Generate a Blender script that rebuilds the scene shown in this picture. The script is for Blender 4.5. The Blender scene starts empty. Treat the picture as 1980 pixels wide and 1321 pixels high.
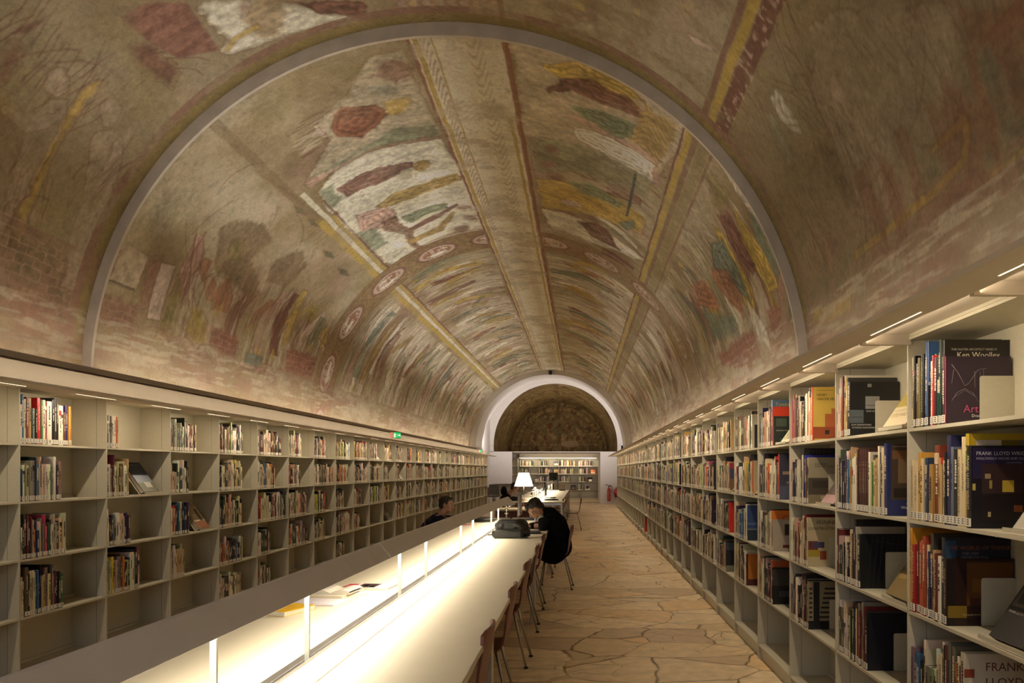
import bpy, math, random
import numpy as np
from mathutils import Vector, Matrix

# ------------------------------------------------------------------ camera, world, exposure, large lights
SC = bpy.context.scene
COL = SC.collection
IMG_W, IMG_H = 1980, 1321
F_PX = 1500.0
cam_d = bpy.data.cameras.new('camera')
cam = bpy.data.objects.new('camera', cam_d)
COL.objects.link(cam)
cam.location = (0, 0, 1.5)
cam.rotation_euler = (math.pi / 2, 0, 0)
cam_d.sensor_width = 36
cam_d.lens = 36 * F_PX / IMG_W
cam_d.shift_x = -(1125 - IMG_W / 2) / IMG_W
cam_d.shift_y = (909 - IMG_H / 2) / IMG_W
cam_d.clip_end = 200
SC.camera = cam
SC.view_settings.view_transform = 'Standard'
SC.view_settings.look = 'None'
SC.view_settings.gamma = 1
SC.view_settings.use_curve_mapping = False
SC.view_settings.exposure = 0.25
SC.cycles.use_denoising = True
SC.cycles.max_bounces = 8
SC.cycles.diffuse_bounces = 5
SC.cycles.glossy_bounces = 3
SC.cycles.sample_clamp_indirect = 4.0
SC.cycles.caustics_reflective = False
SC.cycles.caustics_refractive = False

w = bpy.data.worlds.new('world'); SC.world = w; w.use_nodes = True
w.node_tree.nodes['Background'].inputs[0].default_value = (1.0, 0.85, 0.65, 1)
w.node_tree.nodes['Background'].inputs[1].default_value = 0.01

CX, CZ, R_FAR, R_NEAR = -1.17, 2.26, 3.045, 3.115
FLAT_FAR, FLAT_NEAR = .978, .987      # the crown is slightly flattened
Y_RIB, Y_END = 6.67, 29.0
XR, XL = 1.40, -3.74                 # front planes of the two bookcase runs
WARM = (1.0, 0.82, 0.60)
NEUT = (1.0, 0.80, 0.58)

def area(name, loc, sx, sy, power, color, direction, spread=180, roll_y=True):
    """rectangle lamp: sx across, sy along world Y, shining along `direction`"""
    l = bpy.data.lights.new(name, 'AREA'); l.shape = 'RECTANGLE'
    l.size = sx; l.size_y = sy; l.energy = power; l.color = color
    l.spread = math.radians(spread)
    o = bpy.data.objects.new(name, l); COL.objects.link(o)
    d = Vector(direction).normalized()
    zax = -d; yax = Vector((0, 1, 0)) if abs(d.y) < .7 else Vector((0, 0, 1)); yax = (yax - zax * yax.dot(zax)).normalized(); xax = yax.cross(zax).normalized()
    o.matrix_world = Matrix.Translation(loc) @ Matrix((xax, yax, zax)).transposed().to_4x4()
    return o

P_PANEL = .55
P_COVE, P_SHELF, P_TABLE = 16.0, 3.1, 7.0   # watts per metre
COVE_C = (1.0, 0.94, 0.87)
for side, x0 in ((-1, -3.99), (1, 1.67)):
    for y0, y1 in ((-3.9, 2.4), (2.5, 4.9), (4.95, 6.6), (6.75, 14.0), (14.0, 21.2), (21.2, 28.8)):
        area('cove_light', (x0, (y0 + y1) / 2, 2.235), .05, y1 - y0, P_COVE * (y1 - y0) * (.15 if y1 < 3 else .3 if y1 < 5 else .85 if y1 < 7 else 1), COVE_C, (-side * 1.0, 0, 1), 84)
        area('cove_glow', (x0, (y0 + y1) / 2, 2.23), .02, y1 - y0, .45 * (y1 - y0) * (.4 if y1 < 7 else 1.3), COVE_C, (side * .35, 0, 1), 100)
for side in (-1, 1):                     # one slot lamp over each bookcase bay
    for k in range(-3 if side < 0 else -3, 32):
        xs = XR - .25 if side > 0 else XL + .22
        area('slot_lamp', (xs, .947 * (k + (.52 if side > 0 else .45) + .5), 2.0275), .014, .46, P_SHELF, WARM, (side * .5, 0, -1), 160)
    for y0, y1 in ((-3.9, 4), (4, 10.6), (10.6, 17.4), (17.4, 24), (24, 30.6)):     # strip lamps added to brighten the table-side fascia and the aisle-side canopy recess
        area('canopy_fill', ((XR - .185) if side > 0 else (XL + .24), (y0 + y1) / 2, 2.062 if side < 0 else 2.05), .02 , y1 - y0, (P_PANEL if side < 0 else P_PANEL * 1.1) * (y1 - y0), WARM, (side * 1.0, 0, .45 if side < 0 else .6), 110)
for y0, y1 in ((.5, 4.2), (4.2, 8.0), (8.0, 11.6), (18.3, 22), (22, 25.6), (25.6, 29.2)):
    area('table_light', (-1.115, (y0 + y1) / 2, 1.045), .05, y1 - y0, P_TABLE * (y1 - y0), (1.0, .88, .70), (0, 0, -1), 165)
area('cool_fill', (-1.17, -3.85, 2.6), 3.0, 2.0, 45, (.72, .84, 1.0), (0, 1, -.12), 170)  # unseen cool fill added behind the camera to grey the lamp hood
area('niche_light', (-1.17, 38.0, 2.06), 3.8, .04, 18, WARM, (0, .6, -1), 150)
area('apse_fill', (-1.17, 36.2, 2.36), 2.0, .1, 32, WARM, (0, .5, 1), 170)  # fill added inside the apse to lift its dark painting
area('niche_uplight', (-1.17, 37.75, 2.1), 3.8, .05, 4, WARM, (0, .8, 1), 150)
area('arch_fill', (1.0, 31.3, 2.2), .1, .6, 58, (1, .92, .88), (-.5, .7, 1), 170)  # this and the next: hidden fills added to brighten the white arch and blocks
area('arch_fill', (-3.3, 31.3, 2.2), .1, .6, 50, (1, .92, .88), (.4, .7, 1), 170)

# ------------------------------------------------------------------ helpers
def mat(name, color, rough=.5, metal=0, spec=.5, bump=0, bscale=40, var=0, emit=None, estr=0, trans=0, attr=None):
    m = bpy.data.materials.new(name); m.use_nodes = True
    nt = m.node_tree; b = nt.nodes['Principled BSDF']
    b.inputs['Roughness'].default_value = rough
    b.inputs['Metallic'].default_value = metal
    b.inputs['Specular IOR Level'].default_value = spec
    b.inputs['Base Color'].default_value = (*color, 1)
    if trans: b.inputs['Transmission Weight'].default_value = trans
    tc = nt.nodes.new('ShaderNodeTexCoord')
    src = None
    if attr:
        a = nt.nodes.new('ShaderNodeAttribute'); a.attribute_name = attr; src = a.outputs['Color']
        nt.links.new(src, b.inputs['Base Color'])
    if var:
        n = nt.nodes.new('ShaderNodeTexNoise'); n.inputs['Scale'].default_value = bscale * .2; n.inputs['Detail'].default_value = 5
        nt.links.new(tc.outputs['Object'], n.inputs['Vector'])
        mr = nt.nodes.new('ShaderNodeMapRange'); mr.inputs[1].default_value = .3; mr.inputs[2].default_value = .7
        mr.inputs[3].default_value = 1 - var; mr.inputs[4].default_value = 1 + var
        nt.links.new(n.outputs[0], mr.inputs[0])
        mx = nt.nodes.new('ShaderNodeVectorMath'); mx.operation = 'SCALE'
        if src: nt.links.new(src, mx.inputs[0])
        else: mx.inputs[0].default_value = color
        nt.links.new(mr.outputs[0], mx.inputs['Scale'])
        nt.links.new(mx.outputs[0], b.inputs['Base Color'])
    if bump:
        n2 = nt.nodes.new('ShaderNodeTexNoise'); n2.inputs['Scale'].default_value = bscale; n2.inputs['Detail'].default_value = 6
        nt.links.new(tc.outputs['Object'], n2.inputs['Vector'])
        bp = nt.nodes.new('ShaderNodeBump'); bp.inputs['Strength'].default_value = bump; bp.inputs['Distance'].default_value = .01
        nt.links.new(n2.outputs[0], bp.inputs['Height']); nt.links.new(bp.outputs[0], b.inputs['Normal'])
    if emit:
        b.inputs['Emission Color'].default_value = (*emit, 1); b.inputs['Emission Strength'].default_value = estr
    return m

M = {}
M['case'] = mat('painted_steel', (.50, .462, .35), .45, var=.03, bump=.05, bscale=300)
M['case_dark'] = mat('slot_dark', (.03, .026, .02), .8, var=.05)
M['canopy'] = mat('canopy_paint', (.60, .53, .43), .6, var=.03)
M['lip'] = mat('cove_lip', (.60, .52, .42), .7, var=.04)
M['white'] = mat('white_plaster', (.74, .70, .66), .8, var=.03, bump=.08, bscale=60)
M['rib'] = mat('grey_render', (.60, .545, .48), .85, var=.12, bump=.2, bscale=30)
M['table'] = mat('table_laminate', (.72, .655, .50), .45, var=.015)
M['hood'] = mat('hood_metal', (.82, .81, .84), .5, metal=.1, var=.03)
M['steel'] = mat('brushed_steel', (.62, .60, .57), .3, metal=.9, var=.05)
M['chrome'] = mat('chrome', (.8, .78, .75), .12, metal=1, var=.02)
M['leg'] = mat('satin_leg', (.42, .39, .34), .35, metal=.8, var=.03)
M['wood'] = mat('red_stained_plywood', (.19, .06, .042), .38, var=.25, bscale=25)
M['black'] = mat('black_plastic', (.012, .012, .012), .4, var=.1)
M['rubber'] = mat('rubber', (.02, .018, .015), .8, var=.1)
M['leather'] = mat('black_leather', (.018, .017, .014), .32, var=.2, bump=.5, bscale=45)
M['cloth'] = mat('black_wool', (.006, .006, .007), .95, spec=.1, var=.2, bump=.2, bscale=200)
M['navy'] = mat('navy_jacket', (.012, .014, .03), .9, spec=.15, var=.2, bump=.2, bscale=200)
M['skin'] = mat('skin', (.34, .19, .12), .55, var=.06, bscale=30)
M['hair'] = mat('dark_hair', (.012, .008, .006), .55, var=.4, bump=.9, bscale=90)
M['collar'] = mat('pink_collar', (.35, .18, .19), .8, var=.1)
M['shirt'] = mat('pale_shirt', (.5, .5, .52), .8, var=.05)
M['book'] = mat('book_cloth', (1, 1, 1), .42, attr='Col', var=.05, bscale=60)
M['books'] = mat('book_spines', (1, 1, 1), .5, attr='Col', var=.08, bscale=60)
M['pages'] = mat('page_edges', (.55, .48, .36), .8, var=.08, bscale=400)
M['paper'] = mat('paper', (.7, .66, .58), .7, attr='Col', var=.02)
M['red'] = mat('red_enamel', (.45, .02, .015), .35, attr='Col', var=.05)
M['sign'] = mat('lit_sign', (.1, .5, .15), .5, attr='Col')
M['glass'] = mat('frosted_acrylic', (.85, .88, .80), .35, trans=.55, var=.02)
M['slot'] = mat('lit_slot', (1, .9, .7), .5, emit=(1, .86, .62), estr=1.5)

class MB:
    """collects shapes into one mesh, with a colour per face"""
    def __init__(s): s.v = []; s.f = []; s.c = []; s.m = []; s.sm = []
    def add(s, vs, fs, col=(1, 1, 1), mi=0, smooth=False, T=None):
        o = len(s.v)
        if T is not None: vs = [tuple(T @ Vector(p)) for p in vs]
        s.v.extend(vs)
        for f in fs: s.f.append(tuple(i + o for i in f)); s.c.append(col); s.m.append(mi); s.sm.append(smooth)
        return s
    def box(s, x0, x1, y0, y1, z0, z1, col=(1, 1, 1), mi=0, T=None):
        vs = [(x0, y0, z0), (x1, y0, z0), (x1, y1, z0), (x0, y1, z0), (x0, y0, z1), (x1, y0, z1), (x1, y1, z1), (x0, y1, z1)]
        fs = [(0, 3, 2, 1), (4, 5, 6, 7), (0, 1, 5, 4), (1, 2, 6, 5), (2, 3, 7, 6), (3, 0, 4, 7)]
        return s.add(vs, fs, col, mi, False, T)
    def bev(s, x0, x1, y0, y1, z0, z1, r, axis='y', n=3, col=(1, 1, 1), mi=0, T=None):
        """box with rounded edges running along `axis`"""
        if axis == 'y': a0, a1, b0, b1, c0, c1 = x0, x1, z0, z1, y0, y1
        elif axis == 'z': a0, a1, b0, b1, c0, c1 = x0, x1, y0, y1, z0, z1
        else: a0, a1, b0, b1, c0, c1 = y0, y1, z0, z1, x0, x1
        pr = []
        for (cx, cy, st) in ((a1 - r, b1 - r, 0), (a0 + r, b1 - r, 1), (a0 + r, b0 + r, 2), (a1 - r, b0 + r, 3)):
            for i in range(n + 1):
                t = math.pi / 2 * (st + i / n); pr.append((cx + r * math.cos(t), cy + r * math.sin(t)))
        return s.prism(pr, c0, c1, axis, col, mi, T)
    def prism(s, pr, c0, c1, axis='y', col=(1, 1, 1), mi=0, T=None, smooth=False):
        n = len(pr)
        def P(a, b, c): return (a, c, b) if axis == 'y' else ((a, b, c) if axis == 'z' else (c, a, b))
        vs = [P(a, b, c0) for a, b in pr] + [P(a, b, c1) for a, b in pr]
        fs = [tuple(range(n)), tuple(range(2 * n - 1, n - 1, -1))] + [(i, (i + 1) % n, (i + 1) % n + n, i + n) for i in range(n)]
        return s.add(vs, fs, col, mi, smooth, T)
    def tube(s, pts, rad, n=10, col=(1, 1, 1), mi=0, T=None):
        pts = [Vector(p) for p in pts]; rs = rad if isinstance(rad, (list, tuple)) else [rad] * len(pts)
        vs = []; prev = None
        for i, p in enumerate(pts):
            d = (pts[min(i + 1, len(pts) - 1)] - pts[max(i - 1, 0)]).normalized()
            up = prev if prev is not None else (Vector((0, 0, 1)) if abs(d.z) < .9 else Vector((1, 0, 0)))
            a = d.cross(up).normalized(); b = a.cross(d).normalized(); prev = b
            for k in range(n):
                t = 2 * math.pi * k / n; q = p + (a * math.cos(t) + b * math.sin(t)) * rs[i]; vs.append(tuple(q))
        fs = [tuple(range(n))[::-1], tuple(range(len(vs) - n, len(vs)))]
        for i in range(len(pts) - 1):
            for k in range(n):
                fs.append((i * n + k, i * n + (k + 1) % n, (i + 1) * n + (k + 1) % n, (i + 1) * n + k))
        return s.add(vs, fs, col, mi, True, T)
    def lathe(s, prof, n=24, col=(1, 1, 1), mi=0, T=None, c=(0, 0)):
        vs = []
        for r, z in prof:
            for k in range(n):
                t = 2 * math.pi * k / n; vs.append((c[0] + r * math.cos(t), c[1] + r * math.sin(t), z))
        fs = [tuple(range(n))[::-1], tuple(range(len(vs) - n, len(vs)))]
        for i in range(len(prof) - 1):
            for k in range(n): fs.append((i * n + k, i * n + (k + 1) % n, (i + 1) * n + (k + 1) % n, (i + 1) * n + k))
        return s.add(vs, fs, col, mi, True, T)
    def ball(s, c, r, n=12, mi=0, col=(1, 1, 1), R=None):
        r = (r, r, r) if not isinstance(r, (tuple, list)) else r
        vs = []
        for i in range(1, n):
            a = math.pi * i / n
            for k in range(2 * n):
                t = math.pi * k / n; p = Vector((r[0] * math.sin(a) * math.cos(t), r[1] * math.sin(a) * math.sin(t), r[2] * math.cos(a)))
                if R is not None: p = R @ p
                vs.append((c[0] + p.x, c[1] + p.y, c[2] + p.z))
        def pole(z):
            p = Vector((0, 0, z)); p = R @ p if R is not None else p
            return (c[0] + p.x, c[1] + p.y, c[2] + p.z)
        vs.append(pole(r[2])); vs.append(pole(-r[2])); q = len(vs); m = 2 * n; fs = []
        for i in range(n - 2):
            for k in range(m): fs.append((i * m + k, (i + 1) * m + k, (i + 1) * m + (k + 1) % m, i * m + (k + 1) % m))
        for k in range(m): fs.append((q - 2, k, (k + 1) % m)); fs.append((q - 1, (n - 2) * m + (k + 1) % m, (n - 2) * m + k))
        return s.add(vs, fs, col, mi, True)
    def cap(s, p, q, r1, r2, n=12):
        """tapered capsule"""
        s.tube([p, q], [r1, r2], n); s.ball(p, r1, 8); s.ball(q, r2, 8); return s
    def mesh(s, name, mats):
        me = bpy.data.meshes.new(name)
        me.from_pydata(s.v, [], s.f)
        for m_ in mats: me.materials.append(m_)
        me.polygons.foreach_set('material_index', s.m)
        me.polygons.foreach_set('use_smooth', s.sm)
        at = me.color_attributes.new('Col', 'FLOAT_COLOR', 'CORNER')
        tot = np.array([len(f) for f in s.f]); c = np.ones((len(s.f), 4), np.float32); c[:, :3] = np.array(s.c, np.float32).reshape(-1, 3)
        at.data.foreach_set('color', np.repeat(c, tot, 0).ravel())
        me.update()
        return me
    def build(s, name, mats, parent=None, loc=(0, 0, 0), rz=0):
        if not isinstance(mats, (list, tuple)): mats = [mats]
        return link(name, s.mesh(name, mats), parent, loc, rz)

def link(name, data, parent=None, loc=(0, 0, 0), rz=0):
    o = bpy.data.objects.new(name, data); COL.objects.link(o)
    o.location = loc; o.rotation_euler = (0, 0, rz)
    if parent: o.parent = parent
    return o
def tag(o, label, cat, group=None, kind=None):
    o['label'] = label; o['category'] = cat
    if group: o['group'] = group
    if kind: o['kind'] = kind
    return o
def struct(o): o['kind'] = 'structure'; return o
def empty(name, loc=(0, 0, 0), rz=0): return link(name, None, None, loc, rz)
def dup(root, loc=None, rz=None, label=None):
    r = root.copy(); COL.objects.link(r)
    if loc is not None: r.location = loc
    if rz is not None: r.rotation_euler = (0, 0, rz)
    if label: r['label'] = label
    for ch in list(root.children):
        c = ch.copy(); COL.objects.link(c); c.parent = r
        for g in list(ch.children):
            d = g.copy(); COL.objects.link(d); d.parent = c
    return r
def srgb(r, g, b):
    f = lambda c: (c / 255 / 12.92) if c <= 10 else ((c / 255 + .055) / 1.055) ** 2.4
    return (f(r), f(g), f(b))

_tc = {}
def text_geo(s):
    if s in _tc: return _tc[s]
    cu = bpy.data.curves.new('lettering', 'FONT'); cu.body = s; cu.size = 1; cu.resolution_u = 2
    o = bpy.data.objects.new('lettering', cu); COL.objects.link(o)
    dg = bpy.context.evaluated_depsgraph_get(); me = o.evaluated_get(dg).to_mesh()
    vs = [tuple(v.co) for v in me.vertices]; fs = [tuple(p.vertices) for p in me.polygons]
    o.evaluated_get(dg).to_mesh_clear()
    bpy.data.objects.remove(o); bpy.data.curves.remove(cu)
    x0 = min((v[0] for v in vs), default=0); x1 = max((v[0] for v in vs), default=1); y1 = max((v[1] for v in vs), default=1)
    _tc[s] = (vs, fs, x0, x1, y1); return _tc[s]
def put_text(mb, s, size, T, col, align='L', mi=0, width=None):
    """lettering lying in the local XY plane of T"""
    vs, fs, x0, x1, y1 = text_geo(s)
    k = size; kx = k
    if width: kx = width / (x1 - x0)
    off = {'L': x0, 'C': (x0 + x1) / 2, 'R': x1}[align]
    mb.add([((v[0] - off) * kx, v[1] * k, 0) for v in vs], fs, col, mi, False, T)
ORD = ['first', 'second', 'third', 'fourth', 'fifth', 'sixth', 'seventh', 'eighth', 'ninth', 'tenth', 'eleventh', 'twelfth', 'thirteenth',
       'fourteenth', 'fifteenth', 'sixteenth', 'seventeenth', 'eighteenth', 'nineteenth', 'twentieth', 'twenty-first', 'twenty-second',
       'twenty-third', 'twenty-fourth', 'twenty-fifth', 'twenty-sixth', 'twenty-seventh', 'twenty-eighth', 'twenty-ninth', 'thirtieth',
       'thirty-first', 'thirty-second', 'thirty-third', 'thirty-fourth', 'thirty-fifth', 'thirty-sixth', 'thirty-seventh', 'thirty-eighth',
       'thirty-ninth', 'fortieth', 'forty-first', 'forty-second', 'forty-third', 'forty-fourth', 'forty-fifth'] + ['forty-sixth', 'forty-seventh', 'forty-eighth', 'forty-ninth', 'fiftieth'] + ['later'] * 40
FRESCO = [
(0,'cream',1,[(-0.305,7.12),(-0.232,6.87),(-0.136,6.84),(-0.121,8.34),(-0.128,8.61),(-0.351,8.55),(-0.572,8.61),(-0.642,8.44),(-0.490,7.96),(-0.486,7.61),(-0.375,7.37)]),
(0,'maroon2',1,[(-0.221,6.96),(-0.160,6.95),(-0.119,7.12),(-0.132,7.34),(-0.207,7.42),(-0.241,7.24),(-0.344,7.14),(-0.335,7.12),(-0.244,7.14)]),
(0,'grey',1,[(-0.303,7.27),(-0.210,7.36),(-0.191,7.50),(-0.230,7.60),(-0.295,7.45)]),
(0,'gold',1,[(-0.268,7.63),(-0.162,7.62),(-0.173,7.76),(-0.205,7.95),(-0.281,7.98)]),
(0,'red',2,[(-0.391,7.52),(-0.275,7.71),(-0.267,7.89),(-0.315,8.06),(-0.401,8.24),(-0.452,7.98),(-0.462,7.80)]),
(0,'green',1,[(-0.640,8.43),(-0.523,8.40),(-0.379,8.41),(-0.280,8.19),(-0.130,8.33),(-0.134,8.61),(-0.315,8.60),(-0.450,8.51),(-0.572,8.61)]),
(0,'pink',1,[(-0.654,8.46),(-0.430,8.52),(-0.146,8.60),(-0.138,8.69),(-0.354,8.59),(-0.524,8.58),(-0.648,8.65)]),
(0,'white',1,[(-0.643,8.78),(-0.520,8.55),(-0.354,8.59),(-0.133,8.69),(-0.094,9.65),(-0.088,11.93),(-0.316,11.87),(-0.456,12.01),(-0.632,12.05),(-0.644,11.53),(-0.667,9.32)]),
(0,'green',1,[(-0.643,8.78),(-0.562,8.80),(-0.589,9.27),(-0.645,9.35),(-0.665,9.15)]),
(0,'maroon',2,[(-0.574,8.99),(-0.476,8.95),(-0.391,8.98),(-0.278,9.12),(-0.281,9.30),(-0.382,9.38),(-0.473,9.36),(-0.582,9.30)]),
(0,'ochre',0,[(-0.212,9.28),(-0.222,9.38),(-0.243,9.44),(-0.267,9.44),(-0.284,9.38),(-0.287,9.29),(-0.277,9.20),(-0.257,9.14),(-0.234,9.14),(-0.217,9.19)]),
(0,'ochre',2,[(-0.517,9.91),(-0.396,9.80),(-0.257,9.81),(-0.117,9.69),(-0.117,9.95),(-0.207,10.08),(-0.355,10.18),(-0.472,10.10)]),
(0,'grey2',1,[(-0.347,9.23),(-0.278,9.31),(-0.289,9.62),(-0.361,9.52)]),
(0,'green',2,[(-0.450,10.56),(-0.309,10.56),(-0.212,10.66),(-0.228,10.84),(-0.413,10.93)]),
(0,'maroon',0,[(-0.434,11.08),(-0.284,10.93),(-0.177,10.72),(-0.177,10.82),(-0.311,11.15),(-0.430,11.24)]),
(0,'pink',2,[(-0.603,9.86),(-0.467,10.04),(-0.448,10.40),(-0.517,10.72),(-0.623,10.39)]),
(0,'brown',2,[(-0.537,10.44),(-0.466,10.46),(-0.430,11.14),(-0.437,12.04),(-0.466,12.02),(-0.486,11.14),(-0.536,10.76)]),
(0,'ochre',0,[(-0.487,11.49),(-0.324,11.47),(-0.221,10.98),(-0.205,11.05),(-0.304,11.67),(-0.476,11.70)]),
(0,'maroon2',1,[(-0.169,11.81),(-0.182,11.91),(-0.211,11.97),(-0.243,11.95),(-0.266,11.85),(-0.272,11.73),(-0.258,11.64),(-0.230,11.60),(-0.198,11.62),(-0.175,11.69)]),
(0,'maroon2',1,[(-0.109,11.48),(-0.122,11.55),(-0.146,11.55),(-0.172,11.47),(-0.188,11.36),(-0.190,11.25),(-0.176,11.19),(-0.153,11.20),(-0.128,11.26),(-0.111,11.37)]),
(0,'maroon2',1,[(-0.121,10.97),(-0.131,11.04),(-0.152,11.08),(-0.176,11.06),(-0.193,11.00),(-0.197,10.92),(-0.187,10.86),(-0.166,10.83),(-0.143,10.84),(-0.125,10.90)]),
(0,'green',1,[(-0.649,10.24),(-0.554,10.53),(-0.547,11.24),(-0.663,11.18)]),
(0,'white2',3,[(-0.059,7.08),(0.004,7.09),(0.041,7.39),(0.046,8.02),(0.034,8.67),(-0.038,8.75),(-0.035,7.80)]),
(0,'maroonbar',4,[(-0.059,8.77),(0.038,8.67),(0.032,9.21),(-0.068,9.22)]),
(0,'pinkc',0,[(-1.187,6.53),(-1.150,6.76),(-1.160,7.10),(-1.270,7.10),(-1.281,6.64)]),
(0,'dark',0,[(-1.266,6.64),(-1.262,7.08),(-1.273,7.08),(-1.277,6.64)]),
(0,'maroon2',1,[(-1.161,7.14),(-1.133,7.33),(-1.300,7.37),(-1.320,7.16)]),
(0,'pinkw',0,[(-1.158,7.31),(-1.148,7.54),(-1.336,7.60),(-1.339,7.37)]),
(0,'olive',1,[(-1.188,7.62),(-1.159,7.77),(-1.374,7.92),(-1.381,7.60)]),
(0,'brick',5,[(-1.307,6.61),(-1.292,7.21),(-1.411,7.28),(-1.410,6.65)]),
(0,'maroon2',1,[(-1.187,6.53),(-1.147,6.75),(-1.205,6.70),(-1.252,6.70),(-1.274,6.63)]),
(0,'goldd',1,[(-1.338,8.06),(-1.232,8.18),(-1.273,8.48),(-1.360,8.60),(-1.367,8.29)]),
(0,'brickr',5,[(-1.279,8.54),(-1.283,9.31),(-1.392,9.34),(-1.367,8.62)]),
(0,'maroon2',1,[(-1.391,8.04),(-1.378,8.71),(-1.448,9.12),(-1.449,8.20)]),
(0,'teal',0,[(-1.335,9.55),(-1.330,10.08),(-1.383,10.03),(-1.383,9.53)]),
(0,'maroon2',0,[(-1.386,9.39),(-1.374,10.23),(-1.406,10.19),(-1.410,9.56)]),
(0,'goldd',1,[(-1.038,10.76),(-0.996,11.12),(-1.096,11.17),(-1.118,10.79)]),
(0,'goldl',0,[(-0.989,10.30),(-0.978,10.48),(-1.226,10.65),(-1.264,10.50)]),
(0,'brickr',5,[(-1.246,10.64),(-1.237,11.89),(-1.359,11.94),(-1.370,10.86)]),
(0,'umber',1,[(-0.969,7.83),(-0.899,8.02),(-0.857,8.49),(-0.895,8.96),(-0.990,8.79),(-1.091,9.45),(-1.139,9.02),(-1.100,8.14)]),
(0,'olive',1,[(-0.989,8.19),(-0.945,8.34),(-1.032,8.64),(-1.057,8.40)]),
(0,'umber',1,[(-0.945,9.19),(-0.835,9.65),(-0.904,10.04),(-1.028,9.88),(-1.045,9.29)]),
(0,'grey2',6,[(-1.067,6.48),(-0.928,6.71),(-0.889,7.21),(-0.979,7.75),(-1.100,7.22),(-1.131,6.63)]),
(0,'dgreen',0,[(-0.740,8.69),(-0.723,8.88),(-0.734,9.03),(-0.751,8.85)]),
(0,'dgreen',0,[(-0.740,9.14),(-0.722,9.34),(-0.733,9.51),(-0.751,9.31)]),
(0,'dgreen',0,[(-0.796,10.02),(-0.778,10.28),(-0.791,10.47),(-0.809,10.23)]),
(0,'dgreen',0,[(-0.816,10.75),(-0.796,11.05),(-0.811,11.28),(-0.831,10.99)]),
(0,'umber',1,[(-0.755,7.59),(-0.726,7.68),(-0.682,9.43),(-0.719,9.30)]),
(0,'cream2',1,[(0.185,6.68),(0.364,6.57),(0.633,6.60),(0.774,6.68),(0.702,8.07),(0.435,8.53),(0.173,8.57)]),
(0,'gold',2,[(0.270,6.92),(0.379,6.72),(0.529,6.66),(0.635,6.83),(0.631,7.05),(0.500,7.06),(0.412,6.99),(0.314,7.08)]),
(0,'maroon',2,[(0.272,7.37),(0.319,7.09),(0.412,6.90),(0.533,6.87),(0.608,6.96),(0.610,7.12),(0.466,7.26),(0.360,7.22),(0.279,7.46)]),
(0,'pinkw',1,[(0.550,6.84),(0.593,6.74),(0.638,6.97),(0.623,7.11),(0.580,6.93)]),
(0,'goldl',3,[(0.592,6.92),(0.724,6.69),(0.718,7.40),(0.689,7.93),(0.653,7.70),(0.539,7.69),(0.573,7.43)]),
(0,'green',2,[(0.349,7.53),(0.449,7.41),(0.583,7.28),(0.581,7.61),(0.521,7.83),(0.413,7.77)]),
(0,'pink',1,[(0.357,7.73),(0.510,7.79),(0.695,7.63),(0.691,7.81),(0.512,7.94),(0.365,7.89)]),
(0,'white2',2,[(0.365,8.04),(0.511,7.86),(0.685,7.84),(0.687,8.25),(0.519,8.41),(0.374,8.23)]),
(0,'pink2',5,[(0.673,7.94),(0.708,7.83),(0.719,8.32),(0.674,8.29)]),
(0,'greyg',1,[(0.191,8.62),(0.353,8.37),(0.685,8.26),(0.677,8.78),(0.483,9.12),(0.348,9.26),(0.190,9.58)]),
(0,'maroon2',1,[(0.317,8.76),(0.306,8.85),(0.283,8.91),(0.258,8.93),(0.240,8.88),(0.236,8.80),(0.247,8.72),(0.269,8.67),(0.294,8.65),(0.312,8.69)]),
(0,'maroon2',1,[(0.295,9.21),(0.283,9.31),(0.260,9.38),(0.233,9.38),(0.215,9.33),(0.211,9.24),(0.223,9.16),(0.246,9.10),(0.272,9.09),(0.290,9.13)]),
(0,'maroon2',1,[(0.327,9.53),(0.315,9.63),(0.291,9.71),(0.263,9.73),(0.244,9.68),(0.239,9.58),(0.252,9.49),(0.275,9.42),(0.302,9.40),(0.322,9.44)]),
(0,'gold',1,[(0.190,9.80),(0.461,9.40),(0.697,9.38),(0.704,10.08),(0.547,10.39),(0.199,10.89)]),
(0,'green',2,[(0.334,9.59),(0.438,9.37),(0.584,9.47),(0.563,9.70),(0.391,9.87)]),
(0,'navy',0,[(0.603,8.40),(0.620,8.35),(0.617,9.79),(0.600,9.84)]),
(0,'pinkw',0,[(0.293,10.34),(0.367,10.20),(0.403,10.32),(0.315,10.55)]),
(0,'white2',1,[(0.191,10.90),(0.390,10.83),(0.614,10.92),(0.754,10.88),(0.684,11.26),(0.447,11.78),(0.224,11.72)]),
(0,'maroon',2,[(0.358,11.00),(0.470,10.70),(0.531,10.79),(0.607,11.35),(0.446,11.47)]),
(0,'teal',0,[(0.572,10.23),(0.648,9.72),(0.656,10.03),(0.615,10.32)]),
(0,'cream',6,[(0.782,6.64),(0.861,6.55),(0.964,6.97),(0.949,9.16),(0.856,9.27),(0.783,8.47)]),
(0,'olive',1,[(0.838,7.13),(0.871,6.94),(0.963,6.91),(0.988,7.24),(0.932,7.48)]),
(0,'white2',3,[(0.848,6.57),(0.905,6.40),(1.001,6.38),(1.194,6.49),(1.266,6.55),(1.197,6.78),(1.027,6.79),(0.929,6.76)]),
(0,'teal',1,[(1.027,6.79),(1.062,6.71),(1.210,6.65),(1.293,6.78),(1.232,6.93),(1.106,7.00)]),
(0,'maroon',2,[(0.951,7.56),(0.991,7.22),(1.036,7.29),(1.171,7.22),(1.192,7.47),(1.111,7.63),(1.023,7.64)]),
(0,'gold',2,[(0.948,7.85),(1.002,7.73),(1.109,7.75),(1.216,7.61),(1.345,7.96),(1.241,8.11),(1.082,8.12)]),
(0,'gold',2,[(0.989,7.07),(1.042,7.01),(1.184,6.91),(1.283,6.90),(1.277,7.23),(1.177,7.34),(1.051,7.32)]),
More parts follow.
